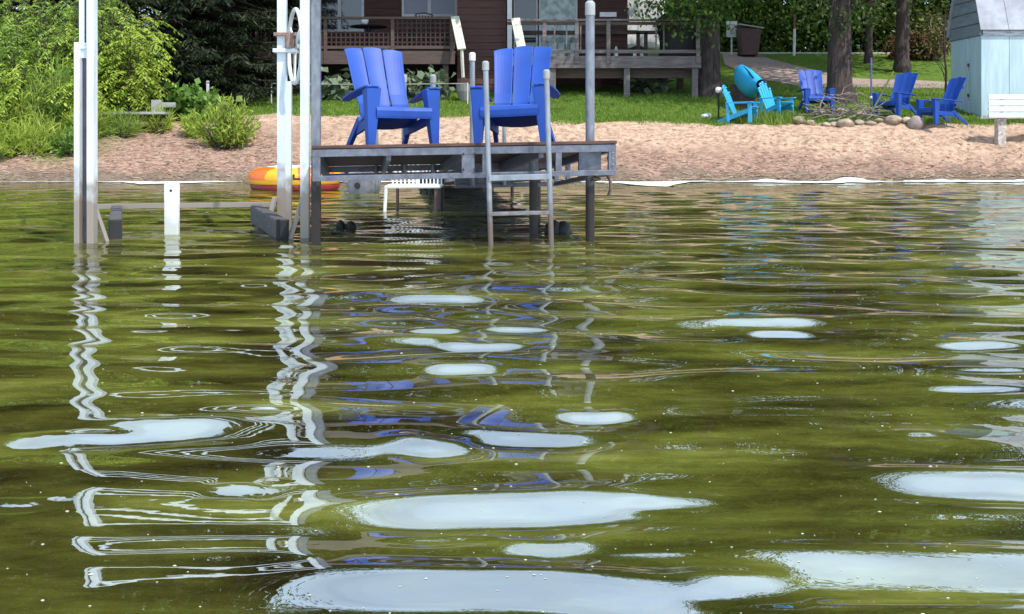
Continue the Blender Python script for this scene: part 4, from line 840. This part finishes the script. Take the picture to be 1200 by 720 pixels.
def trunk_mb(H, r, cl, seed, limbs=14, lean=.02, base=0.0):
    q = random.Random(seed); mb = MB(); pts = [Vector((lean * H * (k / 7) + .04 * H / 7 * q.uniform(-.5, .5), .04 * H / 7 * q.uniform(-.5, .5), base + (H - base) * k / 7)) for k in range(8)]
    rs = [r * (1 - .8 * k / 7) for k in range(8)]; pts = [Vector((0, 0, -.3)), Vector((0, 0, .12))] + [p + Vector((0, 0, .45)) if i == 0 else p for i, p in enumerate(pts)]; rs = [r * 1.5, r * 1.28] + rs
    mb.tube(pts, rs, 14)
    for k in range(limbs):
        t_ = Vector(cl[q.randrange(len(cl))]); z0 = min(max(t_.z - q.uniform(.5, 3), H * .25), H * .9); p0 = Vector((lean * z0, 0, z0)); mid = p0.lerp(t_, .5) + Vector((q.uniform(-.3, .3), q.uniform(-.3, .3), q.uniform(.1, .5)))
        mb.tube([p0, mid, t_], [r * .34, r * .2, r * .06], 6)
    return mb
# three big kinds that line the road and stand round the house
KIND = []
for i, (H, cr_, cz, rz, ncl, per, leaf, sd_, mat, low) in enumerate([(21, 4.6, 11.5, 9.0, 240, 90, .34, 11, L_TREE, 1.4), (19, 5.0, 10.0, 8.6, 240, 90, .32, 12, L_TREE2, 1.0), (23, 4.2, 12.5, 10.4, 240, 90, .34, 13, L_TREE, 1.8)]):
    me, cl = broad_tree_mesh('crown', H, cr_, cz, rz, ncl, per, leaf, sd_, .78, low, .25); me.materials.append(mat)
    tb = trunk_mb(H * .9, .30, cl, sd_).build('trunk', BARK, None, False); auto_smooth(tb, 60); tm = tb.data; bpy.data.objects.remove(tb); KIND.append((me, tm))
def place_tree(kind, x, y, s, rot, label, group=None, name='broadleaf_tree', sz=1.0):
    o = thing(name, label, 'tree', (x, y, gz(x, y)), (0, 0, rot), group); o.scale = (s, s, s * sz)
    put('trunk', KIND[kind][1], None, o); put('crown', KIND[kind][0], None, o); return o
far = [(-31, 46, 0, 1.0), (-24, 47, 1, 1.05), (-18, 45, 2, 1.0), (-12.5, 47, 0, 1.0), (-6.5, 45, 1, 1.05), (-1, 47, 2, .95), (4.5, 46, 0, .98), (9.5, 48, 1, 1.0), (14.0, 46.5, 2, .92), (19, 47, 0, .9), (25, 46.5, 1, 1.0), (32, 47, 2, 1.0), (-15, 38.5, 1, .9), (-21, 37, 0, .9), (-27, 33, 2, .85)]
for i, (x, y, k, s) in enumerate(far):
    place_tree(k, x, y, s, i * 1.7, 'tall leafy tree in the row beyond the road', 'tall trees beyond the road')
def yard_tree(px, Y, r, seed, label, H, low, cr_, cz, rz, mat, ncl=230, per=80, leaf=.24, extra=None, name='yard_tree', limbs=14):
    x = PX(px, Y); z = gz(x, Y); o = thing(name, label, 'tree', (x, Y, z))
    me, cl = broad_tree_mesh('crown', H, cr_, cz, rz, ncl, per, leaf, seed, .55, low, .2)
    tb = trunk_mb(H * .85, r, cl, seed, limbs, .0).build('trunk', BARK, o, False); auto_smooth(tb, 60)
    put('crown', me, mat, o)
    if extra:
        C = []; q = np.random.default_rng(seed + 1); br = []
        for (a, b_, yy, n_) in extra:                # low hanging sprays
            t_ = P(a, b_, yy) - Vector((x, Y, z)); C.append(np.array(t_) + q.normal(size=(n_, 3)) * np.array([.30, .30, .20])); br.append([Vector((0, 0, t_.z + 1.2)), Vector((t_.x * .5, t_.y * .5, t_.z + 1.0)), t_])
        C = np.concatenate(C); n = len(C); tag(put('low_spray', leaves_mesh('low_spray', C, q.normal(size=(n, 3)) + np.array([0, 0, -.8]), q.normal(size=(n, 3)) * .6 + np.array([0, -.3, 1]), .13 * (.7 + .6 * q.random(n)), .075), mat, o), None, None, None, 'stuff')
        branches(br, .05, .012).build('low_branch', BARK, o, False)
    return o
yard_tree(831, 28.0, .33, 31, 'thick brown trunked tree at the corner of the open porch', 15, 4.4, 3.6, 9.0, 4.6, L_TREE, extra=[(760, 8, 27.3, 60), (775, 14, 27.0, 80), (790, 6, 26.8, 90), (805, 16, 26.9, 90), (820, 8, 26.8, 110), (835, 20, 26.8, 90), (828, 30, 26.8, 70), (797, 34, 26.8, 40), (845, 10, 27.2, 80), (850, 2, 27.5, 80), (780, 0, 27.0, 100), (810, 2, 26.9, 110), (835, 4, 27.0, 120)])
yard_tree(985, 26.6, .31, 32, 'dark trunked tree rising behind the stick pile', 15, 4.6, 3.6, 9.5, 5.2, L_TREE2, extra=[(960, 12, 26.0, 50), (1000, 10, 26.0, 60), (1015, 25, 26.0, 60), (972, 30, 26.0, 30), (1025, 8, 26.2, 70), (948, 4, 26.2, 60), (990, 26, 25.9, 30)])
yard_tree(1057, 34.0, .22, 33, 'distant dark trunked tree between the road and the shed', 16, 4.0, 4.0, 9.5, 5.4, L_TREE2)
yard_tree(1018, 37.0, .13, 34, 'slim dark trunked tree by the road behind the blue chairs', 15, 3.2, 3.6, 9.0, 5.4, L_TREE)

# understorey along the road: bushes whose foliage reaches the ground
def bush(name, label, px, Y, rx, h, mat, seed, ncl=60, per=60, leaf=.17, spread=.34, group=None, narrow=.5, hang=.15, cat='shrub'):
    x = PX(px, Y); z = gz(x, Y); o = thing(name, label, cat, (x, Y, z), (0, 0, 0), group)
    C, cl, q = crown_points(ncl, per, rx, rx * .8, h * .52, h * .5, spread, seed, .12, hang); C[:, 2] = np.abs(C[:, 2]) + .02; n = len(C)
    ln = leaf * (.6 + .8 * q.random(n)); put('foliage', leaves_mesh('foliage', C, q.normal(size=(n, 3)) + np.array([0, 0, -.2 - hang]), q.normal(size=(n, 3)) * .7 + np.array([0, -.3, 1.0]), ln, ln * narrow), mat, o)
    branches([[Vector((0, 0, -.1)), Vector((c[0] * .4, c[1] * .4, c[2] * .5)), Vector(c)] for c in cl[:14]], .03, .008, 5).build('stems', BARK, o, False)
    return o
for i, (px, Y, rx, h, mt) in enumerate([(845, 46, 2.0, 3.4, 0), (885, 45.2, 1.9, 3.6, 0), (925, 46, 2.1, 3.3, 1), (962, 45.0, 1.9, 3.6, 0), (1005, 46, 2.2, 3.3, 1), (1045, 45.4, 2.0, 3.5, 1), (1088, 46, 2.0, 3.2, 1), (1128, 45.2, 2.0, 3.4, 0), (800, 46, 2.0, 3.4, 0), (765, 45, 1.8, 3.2, 1)]):
    bush('roadside_bush', 'leafy bush in the thicket along the far side of the road', px, Y, rx, h, [L_TREE, L_TREE2][mt], 300 + i, 95, 60, .21, .40, 'thicket beyond the road', .5, .35)
bush('rusty_bush', 'low rusty leafed bush beside the distant tree', 1070, 38.5, .9, 1.1, leafmat('rust_leaf', [(0.1, (0.06, 0.025, 0.012)), (.5, (0.14, 0.055, 0.025)), (.9, (0.22, 0.11, 0.05))], .3), 350, 40, 40, .16, .22)
bush('roadside_bush', 'yellowish twiggy bush at the road end of the shed', 1095, 38.0, .9, 1.7, leafmat('dry_leaf', [(0.1, (0.08, 0.075, 0.025)), (.5, (0.17, 0.16, 0.06)), (.9, (0.27, 0.25, 0.11))], .3), 351, 40, 40, .13, .22)
# bare sapling by the shed
sx_, sy_, sz_ = on_lawn(1108, 27.5); sp = thing('sapling', 'thin bare dark sapling in front of the shed wall', 'tree', (sx_, sy_, sz_))
MB().tube([(sx_, sy_, sz_ - .1), (sx_ + .02, sy_, sz_ + .6), (sx_ - .05, sy_, sz_ + 1.5), (sx_ + .02, sy_, sz_ + 2.4)], [.035, .03, .02, .008], 6).build('trunk', BARK, sp)
branches([[Vector((sx_, sy_, sz_ + .4 + .15 * k)), Vector((sx_ + random.uniform(-.3, .3), sy_, sz_ + .8 + .17 * k)), Vector((sx_ + random.uniform(-.5, .5), sy_ + random.uniform(-.2, .2), sz_ + 1.2 + .2 * k))] for k in range(7)], .012, .004, 5).build('twigs', BARK, sp)

# feathery sumac on the left bank
def sumac(px, Y, label, nst, h, spread, seed, mat, frond=.55, leaf=.12, group=None):
    x = PX(px, Y); z = gz(x, Y); o = thing('sumac_shrub', label, 'shrub', (x, Y, z), (0, 0, 0), group); q = np.random.default_rng(seed)
    C = []; Dv = []; st_ = []
    for k in range(nst):
        a = q.random() * 6.28; tip = np.array([math.cos(a) * spread * q.random() ** .6, math.sin(a) * spread * .7 * q.random() ** .6, h * (.45 + .6 * q.random())])
        base = np.array([tip[0] * .25, tip[1] * .25, 0]); st_.append([Vector(base), Vector(base * .4 + tip * .6 + np.array([0, 0, .1 * h])), Vector(tip)])
        for f in range(9):
            t0 = .35 + .65 * (f + q.random()) / 9; p = base * (1 - t0) + tip * t0; b_ = q.random() * 6.28; L = frond * (.6 + .7 * q.random())
            dirn = np.array([math.cos(b_), math.sin(b_), .55 * q.random() + .05]); sidev = np.array([-dirn[1], dirn[0], 0]); sidev /= np.linalg.norm(sidev)
            for j in range(9):
                u = (j + 1) / 9.5; c = p + dirn * L * u + np.array([0, 0, -.75 * L * u * u]); tang = dirn + np.array([0, 0, -1.5 * u])
                for sg_ in (-1, 1): C.append(c + q.normal(size=3) * .008); Dv.append(sidev * sg_ + tang * .55 + np.array([0, 0, -.35]))
    C = np.array(C); Dv = np.array(Dv); n = len(C); ln = leaf * (.7 + .6 * q.random(n))
    put('fronds', leaves_mesh('fronds', C, Dv, q.normal(size=(n, 3)) * .35 + np.array([0, -.2, 1]), ln, ln * .30, .1), mat, o)
    branches(st_, .02, .006, 5).build('stems', BARK, o, False)
for i, (px, Y, n_, h, sp_, mt, lab) in enumerate([
    (28, 23.0, 34, 2.35, 1.05, L_SUMAC2, 'green feathery sumac at the outer end of the left bank'), (72, 23.4, 34, 2.2, .85, L_SUMAC, 'yellow green feathery sumac behind the tall grass'), (112, 23.5, 40, 2.75, .95, L_SUMAC2, 'tall feathery sumac right behind the left lift post'),
    (152, 23.2, 36, 2.25, .75, L_SUMAC, 'bright yellow green sumac leaning over the plank bench'), (-12, 24.0, 36, 3.1, 1.1, L_SUMAC2, 'deep green sumac beyond the end of the left bank'), (130, 24.4, 36, 3.5, 1.1, L_SUMAC2, 'tallest sumac in front of the dark spruces'), (60, 24.6, 36, 3.4, 1.2, L_SUMAC2, 'tall shaded sumac in the back row of the bank'), (98, 22.5, 22, 1.3, .6, L_SUMAC, 'low bright sumac at the foot of the bank shrubs'), (20, 22.4, 24, 1.5, .8, L_SUMAC, 'low yellow sumac among the tall grass')]):
    sumac(px, Y, lab, n_, h, sp_, 500 + i, mt)
# weeping fluffy shrub on the sand and a round leafed shrub
def willowy(px, Y, label, n_, h, w_, mat, seed, leaf=.13, narrow=.16, nm='willow_shrub', up=.9):
    x = PX(px, Y); z = gz(x, Y); o = thing(nm, label, 'shrub', (x, Y, z)); q = np.random.default_rng(seed); C = []; Dv = []; st_ = []
    for k in range(n_):
        a = q.random() * 6.28; r_ = w_ * q.random() ** .6; tip = np.array([math.cos(a) * r_, math.sin(a) * r_ * .7, h * (.5 + .55 * q.random()) * (1 - .45 * (r_ / w_) ** 2)]); base = np.array([tip[0] * .35, tip[1] * .35, -.02]); st_.append([Vector(base), Vector((base + tip) / 2 + np.array([0, 0, .08])), Vector(tip)])
        for j in range(26):
            u = .15 + .9 * (j + q.random()) / 26; C.append(base * (1 - u) + tip * u + q.normal(size=3) * .02); Dv.append((tip - base) * up / h + q.normal(size=3) * .55)
    C = np.array(C); n = len(C); ln = leaf * (.6 + .8 * q.random(n)); put('foliage', leaves_mesh('foliage', C, np.array(Dv), q.normal(size=(n, 3)), ln, ln * narrow), mat, o); branches(st_, .01, .004, 4).build('stems', BARK, o, False)
willowy(266, 21.75, 'fluffy yellow green shrub growing alone on the sand', 130, 1.0, .72, L_SUMAC, 610)
willowy(228, 22.3, 'small sparse yellow shrub beside the fluffy one', 40, .5, .35, L_SUMAC, 611)
willowy(16, 22.0, 'slender grassy clump at the outer bank', 90, 1.3, .75, L_SUMAC, 612, .24, .07, 'grass_clump')
willowy(62, 22.2, 'tall slender grass clump left of the lift post', 110, 1.5, .6, L_SUMAC2, 613, .28, .06, 'grass_clump')
willowy(78, 21.3, 'low green weed clump on the sand by the lift post', 40, .42, .42, L_ROUND, 614, .14, .35, 'weed_clump')
willowy(30, 21.2, 'thin scattered weeds on the sand of the outer bank', 36, .35, .7, L_SUMAC, 615, .16, .12, 'weed_clump')
willowy(45, 21.5, 'sparse yellow grass spilling down the outer bank', 50, .7, .6, L_SUMAC, 617, .26, .05, 'grass_clump')
willowy(100, 21.9, 'feathery grass tuft just behind the left lift post', 50, .8, .45, L_SUMAC, 618, .26, .05, 'grass_clump')
willowy(140, 22.2, 'loose grass in front of the plank bench legs', 34, .5, .5, L_SUMAC2, 619, .24, .05, 'grass_clump')
willowy(5, 21.3, 'loose low grass at the far outer end of the sand', 50, .6, .6, L_SUMAC, 625, .26, .05, 'grass_clump')
willowy(185, 22.6, 'drooping grass tuft at the end of the plank bench', 30, .55, .3, L_SUMAC, 616, .2, .07, 'grass_clump')
def roundleaf(px, Y, label, rx, h, mat, seed, leaf=.17, n_=46, per=16): bush('broad_leaf_shrub', label, px, Y, rx, h, mat, seed, n_, per, leaf, .12, None, .85, .05)
roundleaf(216, 23.6, 'round leafed green shrub behind the plank bench', .42, .72, L_ROUND, 620)
roundleaf(238, 24.0, 'second round leafed shrub at the foot of the pale stake', .42, .55, L_ROUND, 621)
L_HOSTA = leafmat('hosta_leaf', [(0.1, (0.06, 0.09, 0.05)), (.5, (0.14, 0.19, 0.11)), (.9, (0.28, 0.33, 0.22))], .2)
roundleaf(391, 27.3, 'pale leafed plant under the lattice porch by the dock post', .45, .62, L_HOSTA, 622, .24, 26, 8)
roundleaf(496, 27.4, 'pale leafed plant under the lattice porch between the dock chairs', .75, .65, L_HOSTA, 623, .24, 36, 8)
roundleaf(757, 28.4, 'pale leafed plant in the shade below the open porch', .45, .75, L_HOSTA, 624, .22, 26, 8)
# spruces
def spruce(px, Y, label, H, rad, seed, mat=L_FIR):
    x = PX(px, Y); z = gz(x, Y); o = thing('spruce_tree', label, 'tree', (x, Y, z)); q = np.random.default_rng(seed); C = []; Dv = []; br = []
    zz = .35
    while zz < H:
        f = 1 - zz / H; nb = 7 if zz < 7 else 5
        for b_ in range(nb):
            a = q.random() * 6.28; L = rad * f ** .75 * (.75 + .45 * q.random()); dr = np.array([math.cos(a), math.sin(a), 0]); sd_ = np.array([-dr[1], dr[0], 0]); pts = []
            for j in range(12):
                u = (j + 1) / 12; c = np.array([0, 0, zz]) + dr * L * u + np.array([0, 0, -.34 * L * u + .22 * L * u * u]); pts.append(Vector(c))
                w_ = .42 * (1 - .75 * u) + .10
                for sg_ in (-1, 1):
                    for e in range(6 if zz < 5 else 2):
                        v = q.random(); C.append(c + sd_ * sg_ * w_ * v * .6 + q.normal(size=3) * .04); Dv.append(sd_ * sg_ * .8 + dr * .7 + np.array([0, 0, -.35 - .5 * q.random()]))
            br.append([Vector((0, 0, zz)), pts[5], pts[-1]])
        zz += .19 if zz < 6 else .42
    C = np.array(C); n = len(C); low_ = C[:, 2] < 5; ln = np.where(low_, .19, .34) * (.6 + .7 * q.random(n)); put('needles', leaves_mesh('needles', C, np.array(Dv) + q.normal(size=(n, 3)) * .25, q.normal(size=(n, 3)) * .4 + np.array([0, 0, 1]), ln, ln * np.where(low_, .17, .3)), mat, o)
    MB().tube([(0, 0, -.2), (0, 0, H * .5), (0, 0, H)], [.2, .12, .02], 10).build('trunk', BARK, o, False); branches(br[:160], .025, .006, 4).build('limbs', BARK, o, False)
spruce(205, 26.6, 'dark spruce standing behind the plank bench', 15.5, 2.1, 701)
spruce(268, 26.9, 'dark spruce beside the lattice porch', 14.5, 1.9, 702)
spruce(140, 27.6, 'dark spruce behind the tall sumac', 16.5, 2.5, 703)
spruce(318, 29.0, 'half hidden dark spruce against the porch end', 13.5, 1.7, 704)
spruce(60, 28.6, 'dark spruce at the back of the left bank', 16.5, 2.6, 705)
spruce(-20, 28.2, 'dark spruce beyond the end of the left bank', 15.5, 2.6, 706)

# ------------------------------------------------------------------ lawn blades, beach litter, painted shore glint, fluff (uncountable)
n = 95000; bxs = rng.uniform(-9, 12.5, n); bys = 22.7 + 7.5 * rng.random(n) ** 1.6; e = sand_edge(bxs) + .9 * fbm(bxs * .8, bys * .8, 77, 4) * .35
keep = (bys > e - .05 + .12 * rng.normal(size=n)); keep &= ~((bxs > -9) & (bxs < 5) & (bys > 28.3)); bxs = bxs[keep]; bys = bys[keep]; n = len(bxs)
C = np.stack([bxs, bys, ground_z(bxs, bys) - .005], 1); tall = (np.abs(bxs - PX(905, 23.2)) < .75) & (bys < 24.2)
ln = (.045 + .05 * rng.random(n)) * np.where(tall, 2.6, 1.0) * np.where(bys < sand_edge(bxs) + .5, 1.3, 1.0)
put_g = put('lawn_grass', leaves_mesh('lawn_grass', C, rng.normal(size=(n, 3)) * .4 + np.array([0, 0, 1]), rng.normal(size=(n, 3)), ln, .014), L_GRASS, None); tag(put_g, 'short green grass blades of the lawn', 'grass', None, 'stuff')
n = 4200; lx = rng.uniform(-11.5, 12.0, n); ly = 20.05 + 2.3 * rng.random(n) ** 2.6; lf = lx < -4; ly[lf] = 20.05 + 2.4 * rng.random(lf.sum()) ** 1.3
V = []; a = rng.random(n) * math.pi; a = np.where(rng.random(n) < .7, rng.normal(0, .45, n), a); ln = .03 + .11 * rng.random(n) ** 2; wd_ = .004 + .008 * rng.random(n)
base = np.stack([lx, ly, ground_z(lx, ly) + .010], 1); d_ = np.stack([np.cos(a), np.sin(a), rng.normal(0, .22, n)], 1); s_ = np.stack([-np.sin(a), np.cos(a), 0 * a], 1); u_ = np.array([0, 0, 1.0])
q8 = [base + d_ * (sl * ln)[:, None] + s_ * (sw * wd_)[:, None] + u_ * (su * wd_ * .8)[:, None] for sl in (-.5, .5) for sw, su in ((-1, 0), (1, 0), (0, 1.4))]
V = np.stack(q8, 1).reshape(-1, 3); off = (np.arange(n) * 6)[:, None, None]; Fq = np.array([[0, 1, 4, 3], [1, 2, 5, 4], [2, 0, 3, 5]])[None] + off
lm = np_mesh('beach_litter', V, Fq.reshape(-1, 4)); tag(put('beach_litter', lm, leafmat('litter', [(0.1, (0.19, 0.12, 0.08)), (.5, (0.38, 0.26, 0.18)), (.9, (0.55, 0.42, 0.31))], 0), None), 'brown twigs and bark shreds washed along the sand', 'litter', None, 'stuff')
PAINTED_GLINT = pmat('painted_glint', (0.80, 0.82, 0.82), (0.46, 0.48, 0.46), scale=7, stretch=(.5, 2, 1), rough=.7, bump=.012, bscale=35)  # white strip painted to stand for sky reflected in the wet swash
def painted_glint(x0, x1, wmax, seed, y0=19.95):
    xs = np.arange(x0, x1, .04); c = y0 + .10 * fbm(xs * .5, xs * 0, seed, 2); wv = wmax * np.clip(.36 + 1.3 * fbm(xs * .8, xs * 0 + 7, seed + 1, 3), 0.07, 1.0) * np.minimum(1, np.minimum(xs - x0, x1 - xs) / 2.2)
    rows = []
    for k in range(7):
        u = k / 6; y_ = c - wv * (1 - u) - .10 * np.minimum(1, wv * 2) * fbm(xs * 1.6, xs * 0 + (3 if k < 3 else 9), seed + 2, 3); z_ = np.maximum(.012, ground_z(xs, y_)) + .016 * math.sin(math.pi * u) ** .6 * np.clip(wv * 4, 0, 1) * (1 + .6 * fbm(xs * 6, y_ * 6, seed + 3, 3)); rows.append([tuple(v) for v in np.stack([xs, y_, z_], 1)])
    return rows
fm = MB(); fm.grid(painted_glint(-9.6, -5.0, 1.3, 801)); fm.grid(painted_glint(.9, 4.4, 2.4, 803)); fm.grid(painted_glint(3.7, 12.9, 1.0, 805)); fm.grid(painted_glint(-4.4, -.5, .3, 807))
tag(fm.build('painted_shore_glint', PAINTED_GLINT, None, fix=False, smooth=True), 'white strip painted as sky glint where the lake meets the sand', 'painted_glint', None, 'stuff')
n = 900; fy = 1.7 + 15 * rng.random(n) ** 1.5; fx = (rng.random(n) - .5) * 1.02 * fy; fz = waves(fx, fy); r_ = .0013 + .0026 * rng.random(n) ** 3
ang = np.arange(6) * math.pi / 3; ring_ = np.stack([np.cos(ang) * 1.5, np.sin(ang), 0 * ang], 1)
V = np.concatenate([(np.stack([fx, fy, fz + .001], 1)[:, None, :] + ring_[None] * r_[:, None, None]), (np.stack([fx, fy, fz + .001], 1)[:, None, :] + ring_[None] * .6 * r_[:, None, None] + np.array([0, 0, 1]) * r_[:, None, None] * .25)], 1).reshape(-1, 3)
o12 = (np.arange(n) * 12)[:, None, None]; Fs = np.array([[k, (k + 1) % 6, 6 + (k + 1) % 6, 6 + k] for k in range(6)] + [[6, 7, 8, 9], [9, 10, 11, 6]])[None] + o12
tag(put('floating_fluff', np_mesh('floating_fluff', V, Fs.reshape(-1, 4)), pmat('fluff', (0.62, 0.62, 0.50), (0.4, 0.4, 0.3), rough=.9), None), 'tiny pale specks of fluff floating on the lake', 'fluff', None, 'stuff')
